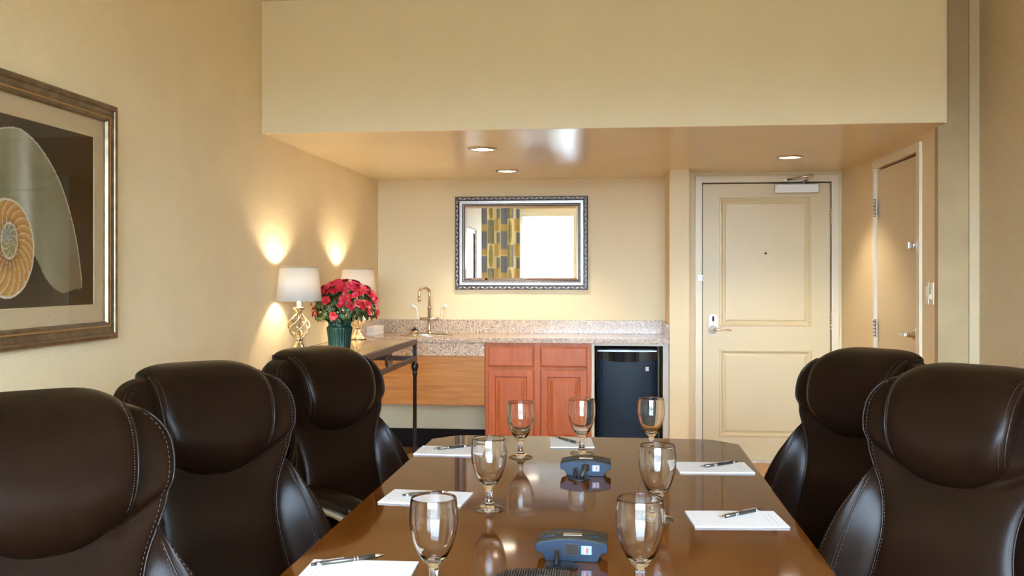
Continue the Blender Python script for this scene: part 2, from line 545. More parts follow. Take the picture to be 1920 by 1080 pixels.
# ------------------------------------------------------------------ doors
def lever(parent, x, z, y, length, mats, dirn=1, flat=False):
    """round rose with a lever handle pointing along dirn * x"""
    e = MB().lathe([(0.0, 0), (0.032, 0), (0.032, 0.006), (0.028, 0.012), (0.014, 0.016), (0.011, 0.045), (0.0, 0.045)], 24)
    e.xf(Matrix.Translation((x, y, z)) @ Matrix.Rotation(pi / 2, 4, 'X'))
    h = e.build('lever_rose', mats[0], parent)
    if flat:
        MB().box(min(x, x + dirn * length), max(x, x + dirn * length), y - 0.060, y - 0.042, z - 0.011, z + 0.011, 0.004).build('lever_arm', mats[1], h)
    else:
        p = spline([(x, y - 0.036, z), (x + dirn * 0.02, y - 0.052, z + 0.001), (x + dirn * length * 0.55, y - 0.055, z + 0.006), (x + dirn * length, y - 0.05, z - 0.002)], 6)
        MB().tube(p, [0.010 - 0.004 * i / len(p) for i in range(len(p))], 10).build('lever_arm', mats[1], h)
    return h

def hinge(parent, x, z, y, h=0.10, leaf=0.0):
    e = MB()
    for k in range(5):
        e.lathe([(0.0, k * h / 5 + 0.0008), (0.0075, k * h / 5 + 0.0008), (0.0075, (k + 1) * h / 5 - 0.0008), (0.0, (k + 1) * h / 5 - 0.0008)], 12, (x, y - 0.006, z - h / 2))
    if leaf:
        e.box(min(x, x + leaf), max(x, x + leaf), y - 0.002, y + 0.001, z - h / 2, z + h / 2)
    return e.build('hinge', 'steel', parent)

# entrance door (local plane xz facing -y)
d1 = struct(empty('door_1', ((DX0 + DX1) / 2, YE, 0)), 'cream two-panel entrance door with overhead closer and card lock')
hw = (DX1 - DX0) / 2
mb = MB()
# slab pieces: stiles, rails and two moulded panels
yd = 0.012
X0, X1 = -hw + 0.004, hw - 0.004
pan = [(0.796 - 1.108 - 0.022, 1.385 - 1.108 + 0.045, 0.985, 1.925), (0.796 - 1.108 - 0.022, 1.385 - 1.108 + 0.045, 0.175, 0.815)]
px0, px1 = pan[0][0], pan[0][1]
mb.box(X0, px0, yd, yd + 0.045, 0.008, DZ1 - 0.004)
mb.box(px1, X1, yd, yd + 0.045, 0.008, DZ1 - 0.004)
for za, zb in ((0.008, pan[1][2]), (pan[1][3], pan[0][2]), (pan[0][3], DZ1 - 0.004)):
    mb.box(px0, px1, yd, yd + 0.045, za, zb)
slab = mb.build('door_slab', 'door', d1)
for (a, c, z0, z1) in pan:
    e = MB().rect(a, c, z0, z1, [(0, yd), (0.004, yd - 0.005), (0.012, yd - 0.006), (0.020, yd + 0.001), (0.028, yd + 0.010), (0.034, yd + 0.010), (0.046, yd + 0.002), (0.052, yd + 0.0015)], closed=False)
    e.box(a + 0.052, c - 0.052, yd + 0.0015, yd + 0.04, z0 + 0.052, z1 - 0.052)
    e.build('door_panel', 'door', d1)
# frame: steel jamb flush with casing
e = MB()
prof = [(0, 0.0), (0, -0.016), (0.006, -0.018), (0.047, -0.018), (0.050, -0.014), (0.050, 0.012)]
cw = 0.054
for (a, c, z0, z1) in ((-hw - cw, -hw - 0.003, 0, DZ1 + cw), (hw + 0.003, hw + cw, 0, DZ1 + cw)):
    e.box(a, c, -0.018, 0.06, z0, z1, 0.003)
e.box(-hw - cw, hw + cw, -0.0175, 0.06, DZ1 + 0.004, DZ1 + cw, 0.003)
e.build('door_frame', 'trim', d1)
MB().box(-hw - 0.01, hw + 0.01, 0.060, 0.075, 0, DZ1 + 0.01).build('door_rebate', 'gap', d1)
MB().box(-hw, hw, -0.02, 0.06, 0, 0.008).build('threshold', 'steel', d1)
for z in (1.786, 1.014, 0.25):
    hinge(d1, hw + 0.0, z, yd - 0.004, 0.115)
e = MB().lathe([(0, 0), (0.008, 0), (0.008, 0.004), (0, 0.004)], 16)
e.xf(Matrix.Translation((1.105 - 1.108, yd + 0.0005, 1.517)) @ Matrix.Rotation(pi / 2, 4, 'X')).build('peephole', 'gloss_black', d1)
# card lock: tall rounded escutcheon with dark reader and lever
ex, ez = 0.727 - 1.108, 0.985
poly = []
for k in range(13):
    a = pi * k / 12
    poly.append((ex + 0.031 * cos(a), ez + 0.060 + 0.031 * sin(a) * 0.8))
for k in range(13):
    a = pi + pi * k / 12
    poly.append((ex + 0.031 * cos(a), ez - 0.030 + 0.031 * sin(a)))
lock = MB().prism(poly, yd - 0.016, yd).build('lock_plate', 'satin', d1)
MB().box(ex - 0.008, ex + 0.008, yd - 0.019, yd - 0.015, ez + 0.035, ez + 0.072, 0.0015).build('card_reader', 'gloss_black', lock)
lever(lock, ex, ez - 0.025, yd - 0.016, 0.125, ('satin', 'brass'), 1)
# security latch on the frame
lg = MB().box(-hw - 0.040, -hw + 0.002, -0.034, -0.018, 1.312, 1.364, 0.003).build('security_latch', 'white', d1)
# closer
cx0, cx1 = 1.162 - 1.108, 1.476 - 1.108
cl = MB().box(cx0, cx1, yd - 0.055, yd, 1.950, 2.018, 0.006).build('door_closer', 'nickel', d1)
MB().box(cx0 + 0.014, cx1 - 0.006, yd - 0.059, yd - 0.054, 1.955, 2.014, 0.002).build('closer_cover', 'white', cl)
e = MB()
sx_ = cx0 + 0.21
e.lathe([(0, 0), (0.012, 0), (0.012, 0.022), (0, 0.022)], 14, (sx_, yd - 0.03, 2.017))
e.tube([(sx_, yd - 0.03, 2.034), (sx_ + 0.035, yd - 0.13, 2.065)], 0.0100, 8)
e.sphere((sx_ + 0.035, yd - 0.13, 2.065), 0.013, 12, 8)
e.tube([(sx_ + 0.035, yd - 0.13, 2.070), (sx_ - 0.125, yd - 0.035, 2.048)], 0.0085, 8)
e.box(sx_ - 0.155, sx_ - 0.105, yd - 0.045, yd - 0.03, 2.040, 2.054, 0.002)
e.build('closer_arm', 'steel', cl)

# closet door in the alcove wall, faces -x
d2 = struct(empty('door_2', (XA, (CY0 + CY1) / 2, 0), -pi / 2), 'plain cream door in the alcove side wall with deadbolt and square lever')
h2 = (CY1 - CY0) / 2
MB().box(-h2 + 0.004, h2 - 0.004, 0.006, 0.046, 0.008, CZ1 - 0.010).build('door_slab', 'door', d2)
e = MB()
for (a, c) in ((-h2 - 0.048, -h2), (h2, h2 + 0.058)):
    e.box(a, c, -0.016, 0.05, 0, CZ1 + 0.052, 0.002)
e.box(-h2, h2, -0.016, 0.05, CZ1 + 0.004, CZ1 + 0.052, 0.002)
e.build('door_frame', 'trim', d2)
MB().box(-h2 - 0.005, h2 + 0.005, 0.050, 0.06, 0, CZ1 + 0.008).build('door_rebate', 'gap', d2)
for z in (1.777, 1.028, 0.25):
    hinge(d2, -h2 + 0.002, z, -0.002 - 0.006, 0.11, 0.035)
yc = (CY0 + CY1) / 2
e = MB().lathe([(0, 0), (0.030, 0), (0.030, 0.006), (0.024, 0.014), (0.0, 0.014)], 24)
e.xf(Matrix.Translation((yc - 5.447, 0.006, 1.519)) @ Matrix.Rotation(pi / 2, 4, 'X'))
bolt = e.build('deadbolt_rose', 'chrome', d2)
MB().box(yc - 5.447 - 0.008, yc - 5.447 + 0.008, -0.040, -0.008, 1.519 - 0.020, 1.519 + 0.020, 0.004).build('thumb_turn', 'steel', bolt)
MB().box(yc - 5.447 + 0.028, yc - 5.447 + 0.052, 0.000, 0.006, 1.505, 1.530, 0.002).build('strike', 'white', bolt)
lever(d2, yc - 5.465, 1.028, 0.006, 0.115, ('nickel', 'steel'), -1, True)
MB().box(yc - 5.465 + 0.020, yc - 5.465 + 0.034, -0.004, 0.006, 0.985, 1.072, 0.002).build('latch_plate', 'steel', d2)

# light switches between closet door and corner
def switch_plate(y, z, label, slider):
    t = tag(empty('light_switch', (XA, y, z), -pi / 2), label, 'light switch', 'wall switches beside the alcove door')
    MB().box(-0.030, 0.030, -0.006, 0, -0.058, 0.058, 0.003).build('cover_plate', 'plate', t)
    MB().box(-0.017, 0.017, -0.009, -0.005, -0.034, 0.034, 0.002).build('rocker', 'plate', t)
    if slider:
        MB().box(-0.004, 0.004, -0.016, -0.008, -0.030, -0.004, 0.002).build('dimmer_slider', 'white', t)
switch_plate(5.245, 1.262, 'plain almond rocker switch nearest the alcove door frame', False)
switch_plate(5.165, 1.262, 'almond dimmer switch with white slider nearest the wall corner', True)
t = tag(empty('wall_outlet', (0.396, 7.30, 1.22), -pi / 2), 'small pale outlet on the divider wall above the counter', 'outlet')
MB().box(-0.036, 0.036, -0.006, 0, -0.058, 0.058, 0.003).build('cover_plate', 'plate', t)
MB().box(-0.017, 0.017, -0.009, -0.005, -0.036, 0.036, 0.002).build('socket', 'white', t)

# ------------------------------------------------------------------ recessed downlights
def downlight(x, y, label, watts=CAN_W):
    t = tag(empty('recessed_light', (x, y, ZS)), label, 'ceiling light', 'recessed lights in the soffit')
    MB().lathe([(0.068, 0.0), (0.084, 0.0), (0.086, -0.004), (0.080, -0.008), (0.070, -0.009), (0.066, -0.004)], 40, closed=True).build('trim_ring', 'nickel', t)
    MB().lathe([(0.0, -0.004), (0.067, -0.004), (0.067, -0.0015), (0.0, -0.0015)], 32).build('lens', 'lens', t)
    ld = bpy.data.lights.new('recessed_lamp', 'SPOT')
    ld.energy = watts
    ld.color = (1.0, 0.85, 0.64)
    ld.spot_size = radians(112)
    ld.spot_blend = 0.55
    ld.shadow_soft_size = 0.05
    lo = bpy.data.objects.new('recessed_lamp', ld)
    COL.objects.link(lo)
    lo.parent = t
    lo.location = (0, 0, -0.02)
downlight(-0.775, 5.674, 'recessed downlight in the soffit nearest the bulkhead, left of centre')
downlight(-0.760, 6.867, 'recessed downlight in the soffit directly above the wall mirror')
downlight(1.117, 6.259, 'recessed downlight in the soffit in front of the entrance door', 24.0)

# ------------------------------------------------------------------ kitchenette
ZT = 0.905
CT0, CT1 = XL + 0.002, 0.394
YCF = 6.865
SX, SY, SA, SB = -1.40, 7.13, 0.185, 0.135     # sink centre and half axes
wt = tag(empty('worktop', ((CT0 + CT1) / 2, 7.17, ZT)), 'speckled beige granite worktop with backsplash and sink skirt', 'countertop')
ox, oy = -(CT0 + CT1) / 2, -7.17
N = 72
angs = [2 * pi * k / N for k in range(N)]
rx0, rx1, ry0, ry1 = CT0 - SX, CT1 - SX, YCF - SY, YK - 0.001 - SY
for cxn, cyn in ((rx0, ry0), (rx1, ry0), (rx1, ry1), (rx0, ry1)):
    angs.append(math.atan2(cyn, cxn) % (2 * pi))
angs.sort()
out, inn = [], []
for a in angs:
    ca, sa = cos(a), sin(a)
    t_ = min([(rx1 / ca) if ca > 1e-9 else 1e9, (rx0 / ca) if ca < -1e-9 else 1e9, (ry1 / sa) if sa > 1e-9 else 1e9, (ry0 / sa) if sa < -1e-9 else 1e9])
    out.append((SX + ca * t_ + ox, SY + sa * t_ + oy))
    inn.append((SX + SA * 0.9 * ca + ox, SY + SB * 0.9 * sa + oy))
n = len(angs)
mb = MB()
th = 0.033
vs = [(x, y, 0) for x, y in out] + [(x, y, 0) for x, y in inn] + [(x, y, -th) for x, y in out] + [(x, y, -th) for x, y in inn]
fs = []
for i in range(n):
    j = (i + 1) % n
    fs += [(i, j, n + j, n + i), (2 * n + i, 3 * n + i, 3 * n + j, 2 * n + j), (i, 2 * n + i, 2 * n + j, j), (n + i, n + j, 3 * n + j, 3 * n + i)]
mb.add(vs, fs)
top = mb.build('counter_slab', 'granite', wt)
bv = top.modifiers.new('edge', 'BEVEL'); bv.width = 0.006; bv.segments = 3; bv.limit_method = 'ANGLE'; bv.angle_limit = radians(60)
MB().box(CT0 + ox, CT1 + ox, YK - 0.022 + oy, YK - 0.001 + oy, 0, 0.104, 0.002).build('backsplash', 'granite', wt)
MB().box(CT0 + ox, CT0 + 0.02 + ox, YCF + 0.03 + oy, YK - 0.023 + oy, 0, 0.104, 0.002).build('side_splash', 'granite', wt)
MB().box(CT1 - 0.02 + ox, CT1 + ox, YCF + 0.03 + oy, YK - 0.023 + oy, 0, 0.104, 0.002).build('side_splash', 'granite', wt)
MB().box(CT0 + ox, -0.925 + ox, YCF + 0.015 + oy, YCF + 0.035 + oy, 0.772 - ZT, -th - 0.001, 0.002).build('sink_skirt', 'granite', wt)

pn = tag(MB().box(CT0, -0.925, YCF + 0.018, YCF + 0.038, 0.415, 0.770, 0.002).build('modesty_panel', 'oak'), 'horizontal grain oak panel under the sink skirt', 'panel')

sk = tag(empty('sink', (SX, SY, ZT)), 'oval brushed steel sink set into the granite worktop', 'sink')
MB().lathe([(0.90, -0.001), (1.06, 0.0), (1.08, 0.003), (1.04, 0.007), (0.96, 0.007), (0.90, 0.002)], 56, (0, 0, 0), SA, SB, closed=True).build('rim', 'steel', sk)
MB().lathe([(0.905, 0.003), (0.87, -0.02), (0.80, -0.10), (0.62, -0.135), (0.10, -0.142), (0.0, -0.142)], 48, (0, 0, 0), SA, SB, cap=False).build('bowl', 'steel', sk)
MB().lathe([(0.0, -0.140), (0.03, -0.139), (0.04, -0.141)], 20).build('drain', 'chrome', sk)

fc = tag(empty('faucet', (-1.418, 7.335, ZT)), 'gooseneck nickel faucet with two white blade handles', 'faucet')
MB().lathe([(0.0, 0), (0.030, 0), (0.030, 0.006), (0.018, 0.014), (0.014, 0.03), (0.013, 0.19), (0.017, 0.192), (0.017, 0.208), (0.012, 0.215), (0, 0.215)], 20).build('riser', 'nickel', fc)
p = [(0, 0, 0.20), (0, 0, 0.30)] + [(-0.034 + 0.034 * cos(a), -0.034 * (1 - cos(a)) * 0.9, 0.320 + 0.036 * sin(a)) for a in [pi * k / 12 for k in range(13)]] + [(-0.068, -0.062, 0.295), (-0.068, -0.062, 0.268)]
MB().tube(p, 0.0095, 12).build('spout', 'nickel', fc)
MB().lathe([(0.0, 0), (0.0125, 0), (0.0125, 0.028), (0, 0.028)], 14, (-0.068, -0.062, 0.252)).build('aerator', 'nickel', fc)
MB().tube([(-0.075, 0, 0.115), (0.075, 0, 0.115)], 0.011, 12).build('crossbar', 'steel', fc)
for s in (-1, 1):
    q = spline([(s * 0.075, 0, 0.115), (s * 0.092, 0, 0.118), (s * 0.096, -0.005, 0.15), (s * 0.098, -0.01, 0.185), (s * 0.108, -0.015, 0.205), (s * 0.128, -0.02, 0.213)], 6)
    nq = len(q)
    MB().tube(q, [0.006 + 0.005 * max(0, (i / nq - 0.6) / 0.4) for i in range(nq)], 10).sphere((s * 0.129, -0.02, 0.212), 0.014, 12, 8, 1.1, 0.7, 1.0).build('blade_handle', 'white', fc)

bl = tag(empty('metal_dome', (-1.475, 7.045, ZT + 0.002)), 'small dark topped metal dome with tiny knob at sink edge', 'metal dome')
MB().lathe([(0, 0), (0.042, 0), (0.044, 0.005), (0.040, 0.012), (0.0, 0.012)], 28).build('dome_base', 'chrome', bl)
MB().lathe([(0.041, 0.012), (0.038, 0.026), (0.028, 0.040)], 28, cap=False).build('dome', 'nickel', bl)
MB().lathe([(0.030, 0.039), (0.018, 0.050), (0.006, 0.055), (0.004, 0.062), (0.006, 0.066), (0.0, 0.069)], 24).build('cap', 'gloss_black', bl)

for k, (dz, lab) in enumerate(((0, 'lower white folded napkin stack in the worktop corner beside the backsplash'), (0.034, 'upper white folded napkin stack in the worktop corner beside the backsplash'))):
    t = tag(empty('napkin_stack', (-1.808, 7.19, ZT + 0.001 + dz)), lab, 'napkins', 'napkin stacks in the worktop corner')
    for j in range(4):
        MB().box(-0.028, 0.030 - 0.001 * (j % 2), -0.17, 0.145 - 0.002 * j, j * 0.008, j * 0.008 + 0.0074, 0.002).build('folded_napkin', 'paper', t)

# base cabinet
KX0, KX1, KY = -0.922, -0.160, 6.895
kb = tag(empty('base_cabinet', ((KX0 + KX1) / 2, 7.18, 0)), 'cherry wood base cabinet with two drawers over two raised doors', 'cabinet')
ko = -(KX0 + KX1) / 2
yk = KY - 7.18
MB().box(KX0 + ko, KX1 + ko, yk + 0.02, YK - 7.18 - 0.02, 0.10, ZT - th - 0.002).build('body', 'cherry', kb)
MB().box(KX0 + ko, KX1 + ko, yk + 0.07, yk + 0.09, 0.0, 0.10).build('toe_kick', 'darkbase', kb)
e = MB()
for a, c in ((KX0, KX0 + 0.040), (-0.567, -0.523), (KX1 - 0.040, KX1)):
    e.box(a + ko, c + ko, yk, yk + 0.021, 0.10, ZT - th - 0.002)
for z0, z1 in ((0.10, 0.14), (0.675, 0.705), (0.840, ZT - th - 0.0022)):
    e.box(KX0 + 0.0405 + ko, -0.5675 + ko, yk + 0.0005, yk + 0.021, z0, z1)
    e.box(-0.5225 + ko, KX1 - 0.0405 + ko, yk + 0.0005, yk + 0.021, z0, z1)
e.build('face_frame', 'cherry', kb)
for a, c in ((-0.900, -0.568), (-0.520, -0.186)):
    e = MB().rect(a + ko, c + ko, 0.697, 0.843, [(0, yk - 0.001), (0, yk - 0.012), (0.012, yk - 0.019), (0.016, yk - 0.019)], closed=False)
    e.box(a + ko + 0.016, c + ko - 0.016, yk - 0.019, yk - 0.001, 0.713, 0.827)
    e.build('drawer_front', 'cherry', kb)
    e = MB().rect(a + ko, c + ko, 0.125, 0.678, [(0, yk - 0.001), (0, yk - 0.014), (0.008, yk - 0.019), (0.050, yk - 0.019), (0.056, yk - 0.008), (0.064, yk - 0.008), (0.090, yk - 0.017), (0.094, yk - 0.017)], closed=False)
    e.box(a + ko + 0.094, c + ko - 0.094, yk - 0.017, yk - 0.001, 0.219, 0.584)
    e.build('cabinet_door', 'cherry', kb)

# fridge nook panels
MB_n = MB().box(-0.157, -0.135, 6.90, YK - 0.02, 0, ZT - th - 0.002)
struct(MB_n.build('wall_nook_left', 'greywall'))
struct(MB().box(0.352, 0.393, 6.93, YK - 0.02, 0, ZT - th - 0.002).build('wall_nook_right', 'greywall'))
struct(MB().box(-0.133, 0.350, 6.905, 6.925, 0.852, ZT - th - 0.002).build('trim_2', 'greywall'))

fr = tag(empty('mini_fridge', (0.100, 7.18, 0)), 'black compact fridge with glossy handle band under the worktop', 'fridge')
f0, f1 = -0.222, 0.218
yf = 6.905 - 7.18
MB().box(f0, f1, yf + 0.055, 0.25, 0.02, 0.835, 0.008).build('body', 'gloss_black', fr)
def curved_front(z0, z1, bow, y, mat, name, drop=0.0, x0=f0 + 0.004, x1=f1 - 0.004, thick=0.05, parent=fr):
    e = MB()
    nn = 20
    vs = []
    for i in range(nn + 1):
        s = i / nn * 2 - 1
        x = x0 + (x1 - x0) * i / nn
        edge = 0.012 * (abs(s) ** 14)
        yy = y - bow * (1 - s * s) + edge
        zb = z0 - drop * (1 - s * s)
        vs += [(x, yy, zb), (x, yy, z1), (x, y + thick, z1), (x, y + thick, zb)]
    fs = []
    for i in range(nn):
        a = i * 4; b2 = a + 4
        for k in range(4):
            fs.append((a + k, a + (k + 1) % 4, b2 + (k + 1) % 4, b2 + k))
    fs += [(0, 1, 2, 3), (nn * 4 + 3, nn * 4 + 2, nn * 4 + 1, nn * 4)]
    return e.add(vs, fs).build(name, mat, parent)
dr = curved_front(0.045, 0.762, 0.014, yf, 'fridge', 'fridge_door')
curved_front(0.760, 0.812, 0.026, yf - 0.004, 'gloss_black', 'handle_band', drop=0.022, parent=dr)
bd = MB().box(0.128, 0.151, yf - 0.0095, yf - 0.004, 0.676, 0.704, 0.002).build('badge', 'silverpaint', dr)
MB().rect(0.132, 0.147, 0.682, 0.699, [(0, -0.0), (0, -0.0004), (0.003, -0.0004), (0.003, 0)]).xf(Matrix.Translation((0, yf - 0.0096, 0))).build('emblem', 'unit_front', bd)

# ------------------------------------------------------------------ mirror with carved silver frame
mx0, mx1, mz0, mz1 = -1.236, -0.197, 1.246, 1.974
mr = tag(empty('wall_mirror', ((mx0 + mx1) / 2, YK, (mz0 + mz1) / 2)), 'mirror in ornate silver leaf frame on the wall over the worktop', 'mirror')
a, h = (mx1 - mx0) / 2, (mz1 - mz0) / 2
MB().rect(-a, a, -h, h, [(0, 0), (0, -0.024), (0.005, -0.030), (0.026, -0.030), (0.030, -0.024), (0.034, -0.024), (0.038, -0.031), (0.043, -0.031), (0.046, -0.026), (0.049, -0.031), (0.054, -0.031), (0.057, -0.022), (0.070, -0.018), (0.074, -0.010), (0.074, 0)]).build('frame', 'frame_dark', mr)
MB().rect(-a + 0.034, a - 0.034, -h + 0.034, h - 0.034, [(0, -0.0245), (0.003, -0.0325), (0.0085, -0.0325), (0.011, -0.028), (0.014, -0.0325), (0.0195, -0.0325), (0.0225, -0.0245)]).build('reeded_band', 'frame_silver', mr)
# leaf carving: alternating pairs of pointed leaves along every side
e = MB()
def leaf_blob(cx, cz, ang, L, W):
    pts = []
    for k in range(10):
        t_ = k / 9
        w = W * sin(pi * min(1, t_ * 1.05 + 0.02)) * (1 - 0.35 * t_)
        pts.append((t_ * L - L / 2, w))
    ca, sa = cos(ang), sin(ang)
    top_, vs, fs = [], [], []
    for (u, w) in pts:
        for vv, yy in ((-w, -0.029), (-w * 0.3, -0.037), (w * 0.3, -0.035), (w, -0.029)):
            vs.append((cx + u * ca - vv * sa, yy, cz + u * sa + vv * ca))
    for i in range(9):
        for k in range(3):
            fs.append((i * 4 + k, i * 4 + 4 + k, i * 4 + 5 + k, i * 4 + 1 + k))
    e.add(vs, fs, True)
nx, nz = 28, 20
for k in range(nx):
    x = -a + 0.025 + (2 * a - 0.05) * (k + 0.5) / nx
    for sgn in (-1, 1):
        leaf_blob(x, sgn * (h - 0.0155), (0.42 if k % 2 else -0.42) * sgn, 0.034, 0.0075)
for k in range(nz):
    z = -h + 0.025 + (2 * h - 0.05) * (k + 0.5) / nz
    for sgn in (-1, 1):
        leaf_blob(sgn * (a - 0.0155), z, pi / 2 + (0.42 if k % 2 else -0.42) * sgn, 0.034, 0.0075)
tag(e.build('leaf_carving', 'frame_silver', mr), kind='stuff')
e = MB()
def bead(cx, cz, ang):
    L, W = 0.0085, 0.0036
    ca, sa = cos(ang), sin(ang)
    vs = []
    for u, w, y in ((-L, 0, -0.019), (0, -W, -0.021), (0, 0, -0.030), (0, W, -0.021), (L, 0, -0.019)):
        vs.append((cx + u * ca - w * sa, y, cz + u * sa + w * ca))
    e.add(vs, [(0, 1, 2), (0, 2, 3), (4, 2, 1), (4, 3, 2)], True)
ri = 0.0645
nb = 84
for k in range(nb):
    x = -a + ri + (2 * a - 2 * ri) * k / (nb - 1)
    bead(x, h - ri, 0.9); bead(x, -h + ri, 0.9)
nb = 56
for k in range(1, nb - 1):
    z = -h + ri + (2 * h - 2 * ri) * k / (nb - 1)
    bead(-a + ri, z, 0.65); bead(a - ri, z, 0.65)
tag(e.build('rope_bead', 'frame_silver', mr), kind='stuff')
e = MB().rect(-a + 0.072, a - 0.072, -h + 0.072, h - 0.072, [(0, -0.006), (0.018, -0.0095)], closed=False)
e.add([(-a + 0.09, -0.0095, -h + 0.09), (a - 0.09, -0.0095, -h + 0.09), (a - 0.09, -0.0095, h - 0.09), (-a + 0.09, -0.0095, h - 0.09)], [(0, 1, 2, 3)])
e.build('mirror_glass', 'mirror', mr)

# ------------------------------------------------------------------ framed shell print on the left wall
PY0, PY1, PZ0, PZ1 = 2.16, 3.400, 1.119, 1.980
pc = tag(empty('framed_print', (XL, (PY0 + PY1) / 2, (PZ0 + PZ1) / 2), pi / 2), 'large framed nautilus shell print in bronze frame on left wall', 'picture')
a, h = (PY1 - PY0) / 2, (PZ1 - PZ0) / 2
MB().rect(-a, a, -h, h, [(0, 0), (0, -0.020), (0.004, -0.028), (0.014, -0.032), (0.022, -0.028), (0.024, -0.024), (0.036, -0.020), (0.046, -0.020), (0.052, -0.024), (0.062, -0.022), (0.066, -0.012), (0.066, 0)]).build('frame', 'picframe', pc)
e = MB()
rb = 0.049
nb = 190
for k in range(nb):
    x = -a + rb + (2 * a - 2 * rb) * (k + 0.5) / nb
    for s in (-1, 1):
        e.sphere((x, -0.0225, s * (h - rb)), 0.0036, 6, 4)
nb = 130
for k in range(nb):
    z = -h + rb + (2 * h - 2 * rb) * (k + 0.5) / nb
    for s in (-1, 1):
        e.sphere((s * (a - rb), -0.0225, z), 0.0036, 6, 4)
tag(e.build('gold_beading', 'picgold', pc), kind='stuff')
mw = 0.131
MB().rect(-a + 0.06, a - 0.06, -h + 0.06, h - 0.06, [(0, -0.001), (0, -0.006), (mw - 0.06 - 0.003, -0.006), (mw - 0.06, -0.004), (mw - 0.06, -0.001)]).build('mat_board', 'mat', pc)
# print: nautilus cut in half
pw, ph = a - mw, h - mw
NU, NV = 300, 200
cxs, czs = 2.779 - (PY0 + PY1) / 2, 1.478 - (PZ0 + PZ1) / 2      # spiral centre in picture coordinates
def mixc(p, q, t):
    t = max(0.0, min(1.0, t)); return tuple(p[i] + (q[i] - p[i]) * t for i in range(3))
def hsh(x, y):
    return (sin(x * 12.9898 + y * 78.233) * 43758.5453) % 1.0
def vnoise(x, y):
    ix, iy = math.floor(x), math.floor(y); fx, fy = x - ix, y - iy
    fx = fx * fx * (3 - 2 * fx); fy = fy * fy * (3 - 2 * fy)
    return (hsh(ix, iy) * (1 - fx) + hsh(ix + 1, iy) * fx) * (1 - fy) + (hsh(ix, iy + 1) * (1 - fx) + hsh(ix + 1, iy + 1) * fx) * fy
# outline of the outer whorl (relative to the spiral centre), y = picture right, z = up
OUT = [(-0.22, -0.04), (-0.235, 0.10), (-0.19, 0.24), (-0.10, 0.305), (-0.047, 0.322), (0.032, 0.337), (0.086, 0.332), (0.158, 0.301), (0.233, 0.244), (0.295, 0.175), (0.350, 0.079), (0.387, -0.012), (0.407, -0.095), (0.417, -0.165), (0.377, -0.172), (0.327, -0.182), (0.286, -0.182), (0.233, -0.159), (0.190, -0.124), (0.164, -0.089), (0.120, -0.04)]
OUTP = [(p.x, p.y) for p in spline([(x, z, 0) for x, z in OUT], 6)]
def inside(pts, x, z):
    r = False
    j = len(pts) - 1
    for i in range(len(pts)):
        if (pts[i][1] > z) != (pts[j][1] > z) and x < (pts[j][0] - pts[i][0]) * (z - pts[i][1]) / (pts[j][1] - pts[i][1]) + pts[i][0]:
            r = not r
        j = i
    return r
def dist_poly(pts, x, z):
    d = 9.0
    for i in range(len(pts) - 1):
        ax, az = pts[i]; bx, bz = pts[i + 1]
        ux, uz = bx - ax, bz - az
        t = max(0, min(1, ((x - ax) * ux + (z - az) * uz) / (ux * ux + uz * uz + 1e-12)))
        d = min(d, (x - ax - t * ux) ** 2 + (z - az - t * uz) ** 2)
    return sqrt(d)
CHX, CHZ = 0.135, 0.152                # half axes of the chambered whorl (seen as drawn on the print)
def shell_col(x, z):
    """colour of the print at picture position relative to the spiral centre"""
    bg = (0.020, 0.012, 0.006)
    ex, ez = x / CHX, (z + 0.042) / CHZ
    ix, iz = (x - 0.010) / 0.042, (z + 0.018) / 0.058
    ri_ = sqrt(ix * ix + iz * iz)
    rr = sqrt(ex * ex + ez * ez)
    an = math.atan2(ez, ex)
    if rr < 1.02:
        white = (0.62, 0.55, 0.44)
        if rr > 0.975: return white
        if ri_ > 1.0:
            # curved septa between the inner coil and the outer edge
            an_ = math.atan2(z + 0.030, x - 0.005)
            d_ = max(0.0, min(1.0, (ri_ - 1.0) / max(1e-4, (ri_ / rr - 1.0))))
            ph_ = (an_ / (2 * pi) * 22 + 1.7 * d_ * d_) % 1.0
            if ph_ < 0.09: return white
            amber = (0.42, 0.19, 0.040); pale = (0.50, 0.31, 0.10); dk = (0.16, 0.06, 0.015)
            c = mixc(amber, pale, (ph_ - 0.3) * 1.4)
            return mixc(dk, c, d_ * 2.0 + 0.25)
        if ri_ > 0.91: return white
        an_ = math.atan2(iz, ix)
        ph_ = (an_ / (2 * pi) * 9 + 2.2 * ri_) % 1.0
        if ph_ < 0.14: return (0.55, 0.50, 0.36)
        if iz > 0.0 and ix < 0.5: return mixc((0.14, 0.14, 0.10), (0.30, 0.30, 0.24), ph_)
        return mixc((0.22, 0.18, 0.07), (0.33, 0.27, 0.12), ph_)
    if inside(OUTP, x, z):
        d = dist_poly(OUTP[8:79], x, z)
        if d < 0.004: return (0.62, 0.56, 0.45)
        n1 = vnoise(x * 14 + 3, z * 7 + 5); n2 = vnoise(x * 40 + z * 20, z * 12 + 9)
        base = mixc((0.175, 0.165, 0.085), (0.27, 0.26, 0.17), n1 * 0.8 + n2 * 0.3)
        s = math.exp(-((x - 0.085 - 0.25 * max(0, 0.15 - z) * 0.3) / 0.035) ** 2) * (0.55 + 0.45 * n2)
        base = mixc(base, (0.58, 0.58, 0.52), s * 0.75 if z > -0.12 else s * 0.3)
        s2 = math.exp(-((x - 0.03) / 0.025) ** 2) * (1 if z > 0.12 else 0)
        base = mixc(base, (0.36, 0.34, 0.20), s2 * 0.6)
        if x > 0.2: base = mixc(base, (0.17, 0.13, 0.075), (x - 0.2) * 5)
        return base
    return bg
vs, fs, cols = [], [], []
